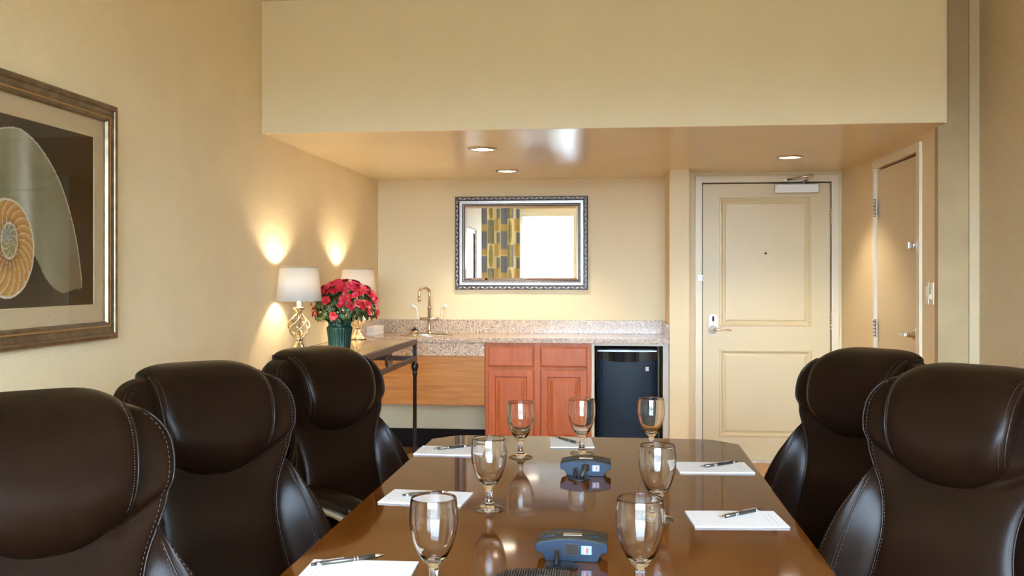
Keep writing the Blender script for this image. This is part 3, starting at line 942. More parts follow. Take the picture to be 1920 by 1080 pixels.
for j in range(NV + 1):
    for i in range(NU + 1):
        x = -pw - 0.004 + (2 * pw + 0.008) * i / NU; z = -ph - 0.004 + (2 * ph + 0.008) * j / NV
        vs.append((x, -0.003, z))
        cols.append(shell_col(x - cxs, z - czs))
for j in range(NV):
    for i in range(NU):
        q = j * (NU + 1) + i
        fs.append((q, q + 1, q + NU + 2, q + NU + 1))
def set_print(o, cols):
    at = o.data.color_attributes.new('print', 'FLOAT_COLOR', 'POINT')
    flat = []
    for c in cols: flat += [c[0], c[1], c[2], 1.0]
    at.data.foreach_set('color', flat)
mb = MB(); mb.add(vs, fs)
o = mb.build('print', 'print', pc, fix=False)
set_print(o, cols)
MB().box(-a + 0.062, a - 0.062, -0.0095, -0.008, -h + 0.062, h - 0.062).build('glazing', 'pane', pc)

# ------------------------------------------------------------------ curtain by the window
cu = tag(empty('curtain', (-2.10, YW + 0.09, 0.02)), 'patterned blue and tan curtain panel hanging beside the window', 'curtain')
vs, fs, cols = [], [], []
NU, NV = 120, 110
W_, H_ = 1.02, 2.62
for j in range(NV + 1):
    for i in range(NU + 1):
        u = i / NU; v = j / NV
        x = -W_ / 2 + W_ * u
        y = 0.045 * sin(u * 2 * pi * 5) + 0.012 * sin(u * 2 * pi * 11 + 1)
        vs.append((x, y, H_ * v))
        z = H_ * v
        colm = int(u * 9)
        fu = u * 9 - colm
        seg = (z + 0.22 * (colm % 3)) / 0.42
        row = int(seg); fz = seg - row
        tan = (0.58, 0.47, 0.26); blue = (0.22, 0.28, 0.45); cream = (0.78, 0.73, 0.56); green = (0.36, 0.37, 0.22)
        if colm % 3 == 0:
            c = blue if fz > 0.30 else tan
        elif colm % 3 == 1:
            c = green if (fu - 0.5) ** 2 * 3 + (fz - 0.5) ** 2 < 0.22 else (blue if (row + colm) % 2 else cream)
        else:
            c = tan if fz < 0.55 else (blue if fu > 0.4 else cream)
        if abs(fz - 0.02) < 0.02 or fu < 0.05: c = cream
        cols.append(c)
for j in range(NV):
    for i in range(NU):
        q = j * (NU + 1) + i
        fs.append((q, q + 1, q + NU + 2, q + NU + 1))
mb = MB(); mb.add(vs, fs, True)
o = mb.build('curtain_fabric', 'curtain', cu, fix=False)
set_print(o, cols)
sm_ = o.modifiers.new('thick', 'SOLIDIFY'); sm_.thickness = 0.003
MB().tube([(-0.62, 0, H_ + 0.03), (3.2, 0, H_ + 0.03)], 0.014, 12).build('curtain_rod', 'nickel', cu)
for k in range(9):
    xk = -W_ / 2 + 0.03 + k * (W_ - 0.06) / 8
    MB().tube([(xk, 0.02 * cos(t_), H_ + 0.026 + 0.02 * sin(t_)) for t_ in [2 * pi * q / 14 for q in range(14)]], 0.003, 6, closed=True).build('curtain_ring', 'nickel', cu)
tag(cu, kind=None)

# ------------------------------------------------------------------ iron console table with lamps and plant
TX0, TX1, TY0, TY1, TZ = -1.842, -1.325, 5.04, 6.42, 0.925
ct = tag(empty('console_table', ((TX0 + TX1) / 2, (TY0 + TY1) / 2, 0)), 'tall dark iron console table with polished top along left wall', 'console table')
hx, hy = (TX1 - TX0) / 2, (TY1 - TY0) / 2
MB().box(-hx + 0.02, hx - 0.02, -hy + 0.02, hy - 0.02, TZ - 0.018, TZ, 0.003).build('table_top', 'consoletop', ct)
e = MB()
for x in (-hx, hx - 0.022):
    e.box(x, x + 0.022, -hy, hy, TZ - 0.036, TZ - 0.001, 0.002)
for y in (-hy, hy - 0.022):
    e.box(-hx + 0.022, hx - 0.022, y, y + 0.022, TZ - 0.036, TZ - 0.001, 0.002)
e.build('top_rail', 'iron', ct)
e = MB()
for x in (-hx + 0.002, hx - 0.022):
    e.box(x, x + 0.020, -hy + 0.002, hy - 0.002, TZ - 0.148, TZ - 0.118, 0.002)
for y in (-hy + 0.002, hy - 0.022):
    e.box(-hx + 0.022, hx - 0.022, y, y + 0.020, TZ - 0.148, TZ - 0.118, 0.002)
e.build('lower_rail', 'iron', ct)
for x in (-hx + 0.014, hx - 0.014):
    for y in (-hy + 0.014, hy - 0.014):
        e = MB().box(x - 0.013, x + 0.013, y - 0.013, y + 0.013, TZ - 0.15, TZ - 0.034)
        e.lathe([(0.0, 0.0), (0.017, 0.0), (0.017, 0.02), (0.013, 0.03), (0.013, TZ - 0.245), (0.019, TZ - 0.240), (0.015, TZ - 0.226), (0.013, TZ - 0.224), (0.022, TZ - 0.205), (0.026, TZ - 0.187), (0.022, TZ - 0.168), (0.013, TZ - 0.15), (0, TZ - 0.15)], 20, (x, y, 0))
        e.build('leg', 'iron_dark', ct)
def ring(e, x, y, z, ry, rz, r):
    e.tube([(x, y + ry * cos(t_), z + rz * sin(t_)) for t_ in [2 * pi * q / 24 for q in range(24)]], r, 8, closed=True)
for y in (-0.09,):
    x = hx - 0.012
    e = MB()
    ring(e, x, y, TZ - 0.077, 0.080, 0.041, 0.007)
    ring(e, x, y, TZ - 0.077, 0.040, 0.030, 0.005)
    e.box(x - 0.006, x + 0.006, y - 0.10, y + 0.10, TZ - 0.0405, TZ - 0.035)
    e.build('scroll_ring', 'iron', ct)

def table_lamp(x, y, label):
    t = tag(empty('table_lamp', (x, y, TZ)), label, 'table lamp', 'lamps on the console table')
    MB().lathe([(0.0, 0.0), (0.058, 0.0), (0.060, 0.005), (0.056, 0.012), (0.044, 0.022), (0.030, 0.038), (0.018, 0.058), (0.014, 0.072), (0.0, 0.072)], 36).build('base', 'brass', t)
    MB().lathe([(0.0, 0.070), (0.019, 0.071), (0.019, 0.084), (0.013, 0.088), (0.0, 0.088)], 24).build('collar', 'brass', t)
    e = MB()
    for k in range(6):
        pts = []
        for q in range(25):
            s = q / 24
            r = 0.010 + 0.050 * (sin(pi * s ** 0.92)) ** 0.9
            an = 2 * pi * k / 6 + s * 2.4
            pts.append((r * cos(an), r * sin(an), 0.084 + 0.136 * s))
        e.tube(pts, 0.0042, 8)
    e.build('twisted_cage', 'brass', t)
    MB().lathe([(0.004, 0.085), (0.004, 0.30)], 10).build('rod', 'brass', t)
    MB().lathe([(0.0, 0.214), (0.013, 0.214), (0.013, 0.222), (0.020, 0.238), (0.032, 0.247), (0.032, 0.253), (0.012, 0.256), (0.011, 0.285), (0.0, 0.285)], 28).build('cap', 'brass', t)
    zb_, zt_, rb_, rt_ = 0.288, 0.477, 0.126, 0.104
    sh = MB().lathe([(rb_, zb_), (rt_, zt_), (rt_ - 0.0025, zt_), (rb_ - 0.0025, zb_)], 56, closed=True).build('lamp_shade', 'shade', t)
    MB().lathe([(rt_ + 0.0008, zt_ - 0.007), (rt_ + 0.0016, zt_ + 0.0004), (rt_ - 0.0032, zt_ + 0.0004), (rt_ - 0.003, zt_ - 0.003)], 56, closed=True).build('shade_trim', 'mat', sh)
    e = MB()
    for k in range(3):
        an = 2 * pi * k / 3 + 0.4
        e.tube([(0.004 * cos(an), 0.004 * sin(an), 0.46), (0.102 * cos(an), 0.102 * sin(an), 0.470)], 0.0018, 6)
    e.lathe([(0.0, 0.452), (0.008, 0.452), (0.008, 0.464), (0.0, 0.478)], 12)
    e.build('shade_spider', 'brass', sh)
    ld = bpy.data.lights.new('lamp_bulb', 'POINT')
    ld.energy = LAMP_W
    ld.color = (1.0, 0.84, 0.62)
    ld.shadow_soft_size = 0.022
    lo = bpy.data.objects.new('lamp_bulb', ld)
    COL.objects.link(lo)
    lo.parent = t
    lo.location = (0, 0, 0.410)
    return t
table_lamp(-1.725, 5.143, 'brass cage table lamp with white shade, nearer lamp left of flowers')
table_lamp(-1.712, 6.325, 'brass cage table lamp with white shade, farther lamp behind flowers')

pl = tag(empty('potted_azalea', (-1.590, 5.47, TZ)), 'red flowering azalea in green foil wrapped pot on console table', 'potted plant')
def foil_fn(u, v):
    an = 2 * pi * u
    prof = [(0.0, 0.060), (0.30, 0.064), (0.62, 0.071), (0.72, 0.073), (0.80, 0.062), (0.90, 0.066), (1.0, 0.088)]
    r = interp(prof, v)
    rip = 0.0020 * sin(an * 26) * (1 if v > 0.02 else 0.3)
    fl = max(0, (v - 0.78) / 0.22)
    rip += fl * (0.010 * sin(an * 5 + 1) + 0.006 * sin(an * 9))
    z = 0.175 * v + fl * 0.014 * sin(an * 7 + 0.5)
    return ((r + rip) * cos(an), (r + rip) * sin(an), z)
mb = MB(); mb.grid(foil_fn, 104, 26, True, True)
o = mb.build('foil_wrap', 'foil', pl, fix=False)
sm_ = o.modifiers.new('thick', 'SOLIDIFY'); sm_.thickness = 0.0015
MB().lathe([(0, 0.001), (0.055, 0.001), (0.060, 0.12), (0.0, 0.125)], 28).build('soil', 'soil', pl)
rnd = random.Random(11)
# crown surface: a lopsided dome, leaning to the right of the pot
def crown(th_, ph_, k=1.0):
    rx, ry, rz = 0.185, 0.165, 0.150
    return Vector((0.030 + rx * k * sin(ph_) * cos(th_), 0.030 * 0 + ry * k * sin(ph_) * sin(th_), 0.235 + rz * k * cos(ph_)))
e = MB()
for k in range(16):
    th_ = rnd.uniform(0, 2 * pi); q = crown(th_, rnd.uniform(0.2, 1.5), 0.85)
    e.tube(spline([(rnd.uniform(-0.02, 0.02), rnd.uniform(-0.02, 0.02), 0.115), (q.x * 0.4, q.y * 0.4, 0.19), q], 4), 0.0022, 5)
e.build('stems', 'stem', pl)
e = MB()
def leaf_at(p, nrm, L, W):
    t1 = nrm.orthogonal().normalized()
    t1 = (Matrix.Rotation(rnd.uniform(0, 2 * pi), 3, nrm) @ t1)
    d = (t1 * 0.85 + nrm * rnd.uniform(0.1, 0.7)).normalized()
    sd = d.cross(nrm)
    sd = sd.normalized() if sd.length > 1e-4 else Vector((1, 0, 0))
    up = sd.cross(d)
    vs = [p, p + d * L * 0.35 + sd * W - up * 0.002, p + d * L * 0.35 + up * 0.003, p + d * L * 0.35 - sd * W - up * 0.002,
          p + d * L * 0.7 + sd * W * 0.8 - up * 0.004, p + d * L * 0.7 - up * 0.001, p + d * L * 0.7 - sd * W * 0.8 - up * 0.004, p + d * L - up * 0.010]
    e.add(vs, [(0, 1, 2), (0, 2, 3), (1, 4, 5, 2), (2, 5, 6, 3), (4, 7, 5), (5, 7, 6)], True)
for k in range(1100):
    th_ = rnd.uniform(0, 2 * pi); ph_ = math.acos(rnd.uniform(-0.45, 1.0))
    q = crown(th_, ph_, rnd.uniform(0.70, 1.0))
    nrm = (q - Vector((0.02, 0, 0.20))).normalized()
    leaf_at(q, nrm, rnd.uniform(0.022, 0.038), rnd.uniform(0.006, 0.010))
tag(e.build('foliage', 'leaf', pl, fix=False), kind='stuff')
# one blossom: five broad ruffled petals, shared by all blossoms
def blossom_mesh(mat):
    e = MB()
    for k in range(5):
        an = 2 * pi * k / 5
        R = Matrix.Rotation(an, 4, 'Z')
        vs = []
        for (r, w, z) in ((0.002, 0.003, 0.0), (0.010, 0.009, 0.007), (0.020, 0.0135, 0.012), (0.027, 0.009, 0.011)):
            for s in (-1, 0, 1):
                vs.append(R @ Vector((r + (0.003 if s == 0 and r > 0.025 else 0), s * w, z + (0.002 if s else 0))))
        fs = []
        for j in range(3):
            for s in range(2):
                q = j * 3 + s
                fs.append((q, q + 1, q + 4, q + 3))
        e.add(vs, fs, True)
    e.tube([(0, 0, 0), (0.001, 0.001, 0.018), (0.004, 0.002, 0.026)], 0.0009, 4)
    o_ = e.build('blossom', mat, pl, fix=False)
    return o_
protos = [blossom_mesh('petal'), blossom_mesh('petal'), blossom_mesh('petal_pink')]
count = 0
cand = []
for k in range(230):
    fi = k * 2.39996
    cz = 1 - (k + 0.5) / 230 * 1.30
    ph_ = math.acos(max(-1, min(1, cz)))
    cand.append((fi % (2 * pi), ph_))
for (th_, ph_) in cand:
    dens = 0.88 if ph_ < 1.0 else (0.60 if ph_ < 1.45 else 0.22)
    lowleft = cos(th_) < -0.1 and ph_ > 1.05
    if rnd.random() > dens * (0.35 if lowleft else 1): continue
    q = crown(th_, ph_, rnd.uniform(0.97, 1.08))
    nrm = (q - Vector((0.03, 0, 0.20))).normalized()
    nrm = (nrm + Vector((rnd.uniform(-.35, .35), rnd.uniform(-.35, .35), rnd.uniform(-.2, .4)))).normalized()
    src = protos[count % 3]
    ob = src if count < 3 else src.copy()
    if count >= 3: COL.objects.link(ob)
    ob.parent = pl
    ob.location = q
    s = rnd.uniform(0.70, 1.0)
    ob.rotation_mode = 'QUATERNION'
    ob.rotation_quaternion = nrm.to_track_quat('Z', 'Y') @ Matrix.Rotation(rnd.uniform(0, 6), 3, 'Z').to_quaternion()
    ob.scale = (s, s, s)
    count += 1

# ------------------------------------------------------------------ conference table
TT = 0.752
tb = tag(empty('conference_table', (-0.11, 2.15, 0)), 'long polished mahogany conference table with clipped bowed ends', 'conference table')
half, yn, yfar, yc_ = 0.557, -1.35, 1.43, 1.335
far = [(half, yc_)]
arc = [(half * 0.86, yfar - 0.012)] + [(half * 0.8 * cos(pi * k / 10), yfar - 0.002 + 0.010 * sin(pi * k / 10)) for k in range(11)] + [(-half * 0.86, yfar - 0.012)]
poly = [(-half, -yc_ + 0.08), (-half * 0.84, yn), (half * 0.84, yn), (half, -yc_ + 0.08), (half, yc_)] + arc + [(-half, yc_)]
tp = MB().prism(poly, TT - 0.030, TT, 'z').build('table_top', 'table', tb)
bv = tp.modifiers.new('edge', 'BEVEL'); bv.width = 0.006; bv.segments = 3; bv.limit_method = 'ANGLE'; bv.angle_limit = radians(50)
poly2 = [(x * 0.70, y * 0.90) for x, y in poly]
MB().prism(poly2, TT - 0.060, TT - 0.0305, 'z').build('sub_top', 'table_dark', tb)
for y in (-0.75, 0.75):
    e = MB().box(-0.16, 0.16, y - 0.05, y + 0.05, 0.06, TT - 0.0605, 0.004)
    e.box(-0.22, 0.22, y - 0.08, y + 0.08, 0.0, 0.06, 0.006)
    e.build('pedestal', 'table_dark', tb)
MB().box(-0.02, 0.02, -0.70, 0.70, 0.20, 0.36, 0.003).build('stretcher', 'table_dark', tb)

# ------------------------------------------------------------------ goblets
prof_o = [(0.0, 0.0), (0.0372, 0.0), (0.0382, 0.0018), (0.0372, 0.0036), (0.026, 0.0075), (0.0165, 0.0125), (0.0112, 0.0185), (0.0090, 0.026), (0.0084, 0.036), (0.0086, 0.046), (0.0110, 0.054), (0.0180, 0.0635), (0.0262, 0.0760), (0.0328, 0.0900), (0.0380, 0.106), (0.0420, 0.122), (0.0436, 0.136), (0.0434, 0.152), (0.0424, 0.168), (0.0408, 0.1815)]
prof_i = [(0.0402, 0.1832), (0.0391, 0.1818), (0.0405, 0.168), (0.0414, 0.152), (0.0415, 0.136), (0.0398, 0.122), (0.0358, 0.106), (0.0304, 0.091), (0.0235, 0.0785), (0.0150, 0.0700), (0.0070, 0.0665), (0.0, 0.066)]
gp = [(max(r * (1.055 if z > 0.06 else 1.0), 1e-5), z) for r, z in prof_o + prof_i]
def fine(prof):
    P = [(a, 0, b_) for a, b_ in prof]
    q = spline(P, 3)
    return [(max(p_.x, 1e-5), p_.z) for p_ in q]
gob_me = None
def goblet(x, y, label):
    global gob_me
    if gob_me is None:
        o = MB().lathe(fine(gp), 48, cap=False).build('water_goblet', 'glass')
        gob_me = o.data
    else:
        o = bpy.data.objects.new('water_goblet', gob_me)
        COL.objects.link(o)
    o.location = (x, y, TT + 0.0004)
    o.rotation_euler = (0, 0, random.uniform(0, 1))
    tag(o, label, 'goblet', 'empty water goblets on the conference table')
    return o
goblet(-0.305, 3.161, 'empty stemmed water goblet at the far end, left of the far notepad')
goblet(-0.106, 3.249, 'empty stemmed water goblet standing by the far-end notepad and pen')
goblet(0.128, 3.290, 'empty water goblet farthest back in the right-hand row of three')
goblet(-0.317, 2.443, 'empty water goblet in the middle of the left row')
goblet(0.108, 2.385, 'empty water goblet in the middle of the right row of three')
goblet(-0.335, 1.775, 'empty water goblet nearest the camera on the left, by nearest notepad')
goblet(0.050, 1.810, 'empty water goblet nearest the camera on the right')

# ------------------------------------------------------------------ notepads and pens
def notepad(x, y, w, d, rz, label, foot=1):
    t = tag(empty('notepad', (x, y, TT + 0.0004), rz), label, 'notepad', 'white notepads on the conference table')
    MB().box(-w / 2, w / 2, -d / 2, d / 2, 0, 0.0042, 0.0005).build('sheets', 'paper', t)
    e = MB()
    if w >= d:
        xs = foot * (w / 2 - 0.022)
        e.box(xs - 0.0005, xs + 0.0005, -d * 0.38, d * 0.30, 0.0043, 0.00435)
        e.box(xs - foot * 0.014 - 0.0004, xs - foot * 0.014 + 0.0004, -d * 0.38, d * 0.34, 0.0043, 0.00435)
    else:
        ys = foot * (d / 2 - 0.022)
        e.box(-w * 0.38, w * 0.30, ys - 0.0005, ys + 0.0005, 0.0043, 0.00435)
    e.build('printed_line', 'ink', t)
    return t
notepad(0.298, 2.398, 0.224, 0.153, radians(5), 'white notepad nearest the camera on the table right side')
notepad(0.308, 3.037, 0.226, 0.160, radians(4), 'white notepad farther back on the table right side')
notepad(-0.150, 3.440, 0.153, 0.196, radians(5), 'white notepad at the far end, under the goblet there', 1)
notepad(-0.553, 3.235, 0.224, 0.155, radians(-1), 'white notepad farthest back on the table left side', -1)
notepad(-0.500, 2.545, 0.224, 0.152, radians(-4), 'white notepad in the middle of the table left side', -1)
notepad(-0.511, 1.888, 0.222, 0.150, radians(2), 'white notepad nearest the camera on the table left side', -1)

def pen(p0, p1, label):
    """p0 = clicker end, p1 = writing tip (table plan coordinates)"""
    dx, dy = p1[0] - p0[0], p1[1] - p0[1]
    L = sqrt(dx * dx + dy * dy)
    k = L / 0.14
    t = tag(empty('ballpoint_pen', (p0[0], p0[1], TT + 0.0048 + 0.0050), math.atan2(dy, dx)), label, 'pen', 'metal pens on the notepads')
    R = Matrix.Rotation(pi / 2, 4, 'Y')
    def part(prof, name, mat):
        MB().lathe([(r, z * k) for r, z in prof], 16).xf(R).build(name, mat, t)
    part([(0, 0.0), (0.0030, 0.0), (0.0030, 0.010), (0, 0.010)], 'push_button', 'black_plastic')
    part([(0, 0.009), (0.0045, 0.009), (0.0045, 0.019), (0, 0.019)], 'button_collar', 'chrome')
    part([(0, 0.0185), (0.0046, 0.0185), (0.0050, 0.078), (0.0050, 0.118), (0, 0.118)], 'barrel', 'pen')
    for q in (0.078, 0.084):
        part([(0.0, q), (0.0053, q), (0.0053, q + 0.0025), (0, q + 0.0025)], 'band', 'chrome')
    part([(0, 0.1175), (0.0048, 0.1175), (0.0030, 0.130), (0.0010, 0.138), (0.0004, 0.140), (0, 0.140)], 'tip', 'chrome')
    MB().box(0.018 * k, 0.060 * k, -0.0016, 0.0016, 0.0052, 0.0064).build('clip', 'chrome', t)
    return t
pen((-0.613, 1.905), (-0.478, 1.990), 'metal pen on the notepad nearest the camera at left')
pen((-0.563, 2.535), (-0.448, 2.590), 'metal pen on the middle left notepad')
pen((-0.500, 3.298), (-0.614, 3.225), 'metal pen on the farthest left notepad')
pen((-0.208, 3.515), (-0.118, 3.385), 'metal pen on the far-end notepad')
pen((0.392, 3.105), (0.262, 3.005), 'metal pen on the farther right notepad')
pen((0.370, 2.478), (0.254, 2.380), 'metal pen on the nearer right notepad')

# ------------------------------------------------------------------ table-top power units
def power_unit(x, y, label, plug):
    t = tag(empty('power_unit', (x, y, TT + 0.0005)), label, 'power unit', 'tabletop power units')
    # front outline: arched top, widest at mid height, narrow foot
    topz = lambda s: 0.036 + 0.010 * (1 - s * s)
    pts = [(-0.054, 0.0), (0.054, 0.0), (0.062, 0.016), (0.0755, 0.021), (0.0755, 0.036)]
    pts += [(0.0755 - 0.151 * k / 14, topz(1 - 2 * k / 14)) for k in range(1, 14)]
    pts += [(-0.0755, 0.036), (-0.0755, 0.021), (-0.062, 0.016)]
    b0 = MB().prism(pts, 0.0, 0.085).build('housing', 'unit_front', t)
    bv = b0.modifiers.new('edge', 'BEVEL'); bv.width = 0.0015; bv.segments = 2; bv.limit_method = 'ANGLE'
    e = MB()
    vs = []
    nn = 16
    for k in range(nn + 1):
        s = 2 * k / nn - 1
        for (yy, dz) in ((0.001, 0.0008), (0.088, 0.0008)):
            vs.append((s * 0.0750, yy, topz(s) + dz)); vs.append((s * 0.0750, yy, topz(s) - 0.0005))
    fs = []
    for k in range(nn):
        a_ = k * 4; c_ = a_ + 4
        fs += [(a_, a_ + 2, c_ + 2, c_), (a_ + 1, c_ + 1, c_ + 3, a_ + 3), (a_, c_, c_ + 1, a_ + 1), (a_ + 2, a_ + 3, c_ + 3, c_ + 2)]
    fs += [(0, 1, 3, 2), (nn * 4, nn * 4 + 2, nn * 4 + 3, nn * 4 + 1)]
    lid = e.add(vs, fs, True).build('top_cover', 'unit_top', t)
    for s in (-1, 1):
        e = MB().box(-0.013, 0.013, -0.008, 0.008, 0.0, 0.0012)
        for q in range(3):
            e.box(-0.010 + q * 0.007, -0.006 + q * 0.007, -0.004, 0.004, 0.0012, 0.0022)
        e.xf(Matrix.Translation((s * 0.048, 0.040, topz(s * 0.64) + 0.0009)) @ Matrix.Rotation(s * 0.085, 4, 'Y'))
        e.build('keypad', 'unit_front', lid)
    MB().box(-0.019, 0.021, 0.030, 0.048, topz(0) + 0.0007, topz(0) + 0.0016).build('name_plate', 'nickel', lid)
    # recessed socket and cable slot on the front
    MB().box(-0.013, 0.013, -0.0006, 0.012, 0.014, 0.037).build('socket_recess', 'gap', t)
    MB().rect(-0.014, 0.014, 0.013, 0.038, [(0, 0.001), (0, -0.0016), (0.0012, -0.0016), (0.0012, 0.001)]).build('socket_bezel', 'black_plastic', t)
    MB().box(-0.037, -0.023, -0.0006, 0.012, 0.001, 0.026).build('cable_slot', 'gap', t)
    sw = MB().box(0.0195, 0.0425, -0.0025, 0.004, 0.015, 0.034, 0.002).build('rocker_switch', 'rocker', t)
    MB().box(0.0265, 0.0300, -0.0034, -0.002, 0.019, 0.030).build('white_mark', 'white', sw)
    MB().box(0.0300, 0.0345, -0.0034, -0.002, 0.019, 0.030, 0.0005).build('red_mark', 'red', sw)
    # cable from the slot to a grommet in the table
    MB().tube(spline([(-0.030, 0.006, 0.020), (-0.030, -0.008, 0.019), (-0.030, -0.020, 0.013), (-0.030, -0.030, 0.002)], 6), 0.0032, 10).build('cable', 'rubber', t)
    MB().lathe([(0.0, 0.0), (0.033, 0.0), (0.034, 0.0015), (0.032, 0.003), (0.0, 0.0034)], 36, (-0.018, -0.037, 0)).build('grommet', 'gloss_black', t)
    if plug:
        p = Matrix.Translation((-0.008, -0.030, 0.012)) @ Matrix.Rotation(radians(28), 4, 'Y') @ Matrix.Rotation(radians(-30), 4, 'X')
        MB().lathe([(0, -0.010), (0.004, -0.010), (0.006, -0.004), (0.0075, 0.0), (0.0075, 0.026), (0.005, 0.029), (0.0025, 0.034), (0, 0.034)], 16).xf(p).build('jack_plug', 'unit_top', t)
    return t
power_unit(-0.083, 2.875, 'slate power unit with a jack plug at the table far middle', True)
power_unit(-0.087, 2.012, 'slate power unit nearer the camera with empty square socket', False)

# ribbed conference phone at the near table edge of the picture
ph_t = tag(empty('conference_phone', (-0.140, 1.712, TT + 0.0004)), 'black ribbed conference phone at the bottom of the picture', 'conference phone')
def phone_fn(u, v):
    an = 2 * pi * u
    r = 0.142 + 0.012 * cos(3 * (an - pi / 2) + pi)
    prof = [(0.0, 0.95, 0.0), (0.12, 1.0, 0.006), (0.5, 0.94, 0.022), (0.8, 0.75, 0.034), (1.0, 0.62, 0.036)]
    k = interp([(a_, b_) for a_, b_, c_ in prof], v); z = interp([(a_, c_) for a_, b_, c_ in prof], v)
    return (r * k * cos(an), r * k * sin(an), z)
mb = MB(); mb.grid(phone_fn, 60, 14, True, True)
w = 60
mb.f.append(tuple(14 * w + k for k in range(w))); mb.sm.append(False)
mb.f.append(tuple(reversed(range(w)))); mb.sm.append(False)
mb.build('phone_body', 'unit_top', ph_t)
e = MB()
for k in range(34):
    x = -0.080 + 0.160 * k / 33
    e.box(x - 0.0014, x + 0.0014, 0.030, 0.122 - 0.10 * (x / 0.1) ** 4, 0.030, 0.0385)
tag(e.build('grille', 'black_plastic', ph_t), kind='stuff')
MB().box(-0.05, 0.05, -0.05, 0.025, 0.034, 0.0385, 0.002).build('keypad_panel', 'gloss_black', ph_t)

# ------------------------------------------------------------------ executive chairs
HW = [(0.42, 0.205), (0.50, 0.200), (0.58, 0.186), (0.66, 0.169), (0.73, 0.158), (0.79, 0.160), (0.84, 0.173), (0.89, 0.196), (0.94, 0.218), (0.99, 0.231), (1.03, 0.232), (1.06, 0.224), (1.085, 0.204), (1.10, 0.176), (1.108, 0.14)]
OWB = [(0.40, 0.275), (0.46, 0.298), (0.54, 0.308), (0.62, 0.302), (0.70, 0.282), (0.78, 0.247), (0.84, 0.210), (0.895, 0.180)]
def yback(z):
    return interp([(0.36, 0.205), (0.50, 0.215), (0.64, 0.232), (0.78, 0.262), (0.90, 0.300), (1.02, 0.338), (1.12, 0.366)], z)
def es(s, p=2.0):
    """edge profile: 1 in the middle, 0 at the ends"""
    return max(0.0, 1 - abs(s) ** p) ** (1.0 / p)
def cushion(xl, xr, zb, zt, yf_, yb_, nu=28, nv=40):
    """closed cushion: front yf_(u,v,x,z) and back yb_(...) sheets between the curves xl(z), xr(z)"""
    mb = MB()
    us = [sin(pi / 2 * (2 * i / nu - 1)) for i in range(nu + 1)]
    vv = [0.5 + 0.5 * sin(pi / 2 * (2 * j / nv - 1)) for j in range(nv + 1)]
    front, back = [], []
    for v in vv:
        for u in us:
            z = zb(u) + (zt(u) - zb(u)) * v
            x = xl(z) + (xr(z) - xl(z)) * (u + 1) / 2
            front.append((x, yf_(u, v, x, z), z)); back.append((x, yb_(u, v, x, z), z))
    W_ = nu + 1
    fs = []
    for j in range(nv):
        for i in range(nu):
            q = j * W_ + i
            fs.append((q, q + 1, q + W_ + 1, q + W_))
    n0 = len(front)
    mb.add(front + back, fs + [tuple(reversed([k + n0 for k in f])) for f in fs], True)
    bm = bmesh.new()
    vs = [bm.verts.new(p) for p in mb.v]
    bm.verts.ensure_lookup_table()
    for f in mb.f:
        try: bm.faces.new([vs[k] for k in f])
        except ValueError: pass
    bmesh.ops.remove_doubles(bm, verts=bm.verts[:], dist=0.0004)
    bm.verts.index_update()
    r = MB()
    r.add([q.co[:] for q in bm.verts], [[q.index for q in f.verts] for f in bm.faces], True)
    bm.free()
    return r
def sstep(a, b, x):
    t = max(0.0, min(1.0, (x - a) / (b - a))); return t * t * (3 - 2 * t)
def wingy(u, z):
    return -0.030 * (abs(u) ** 3) * interp([(0.42, 0.1), (0.80, 0.2), (0.95, 1.0), (1.12, 1.0)], z)
def topshift(z):
    return 0.034 * sstep(1.02, 1.108, z)
def panel_front(u, x, z, v=0.5):
    # wings of the head section are puffed out above a crease that rises towards the edge
    crease = 0.893 + 0.55 * max(0.0, abs(x) - 0.12)
    puff = 0.020 * sstep(crease - 0.004, crease + 0.030, z) - 0.010 * math.exp(-((z - crease) / 0.010) ** 2) * sstep(0.09, 0.13, abs(x))
    return yback(z) + topshift(z) + wingy(u, z) - (0.048 + topshift(z) + puff) * es(u, 4) * es(2 * v - 1, 7)
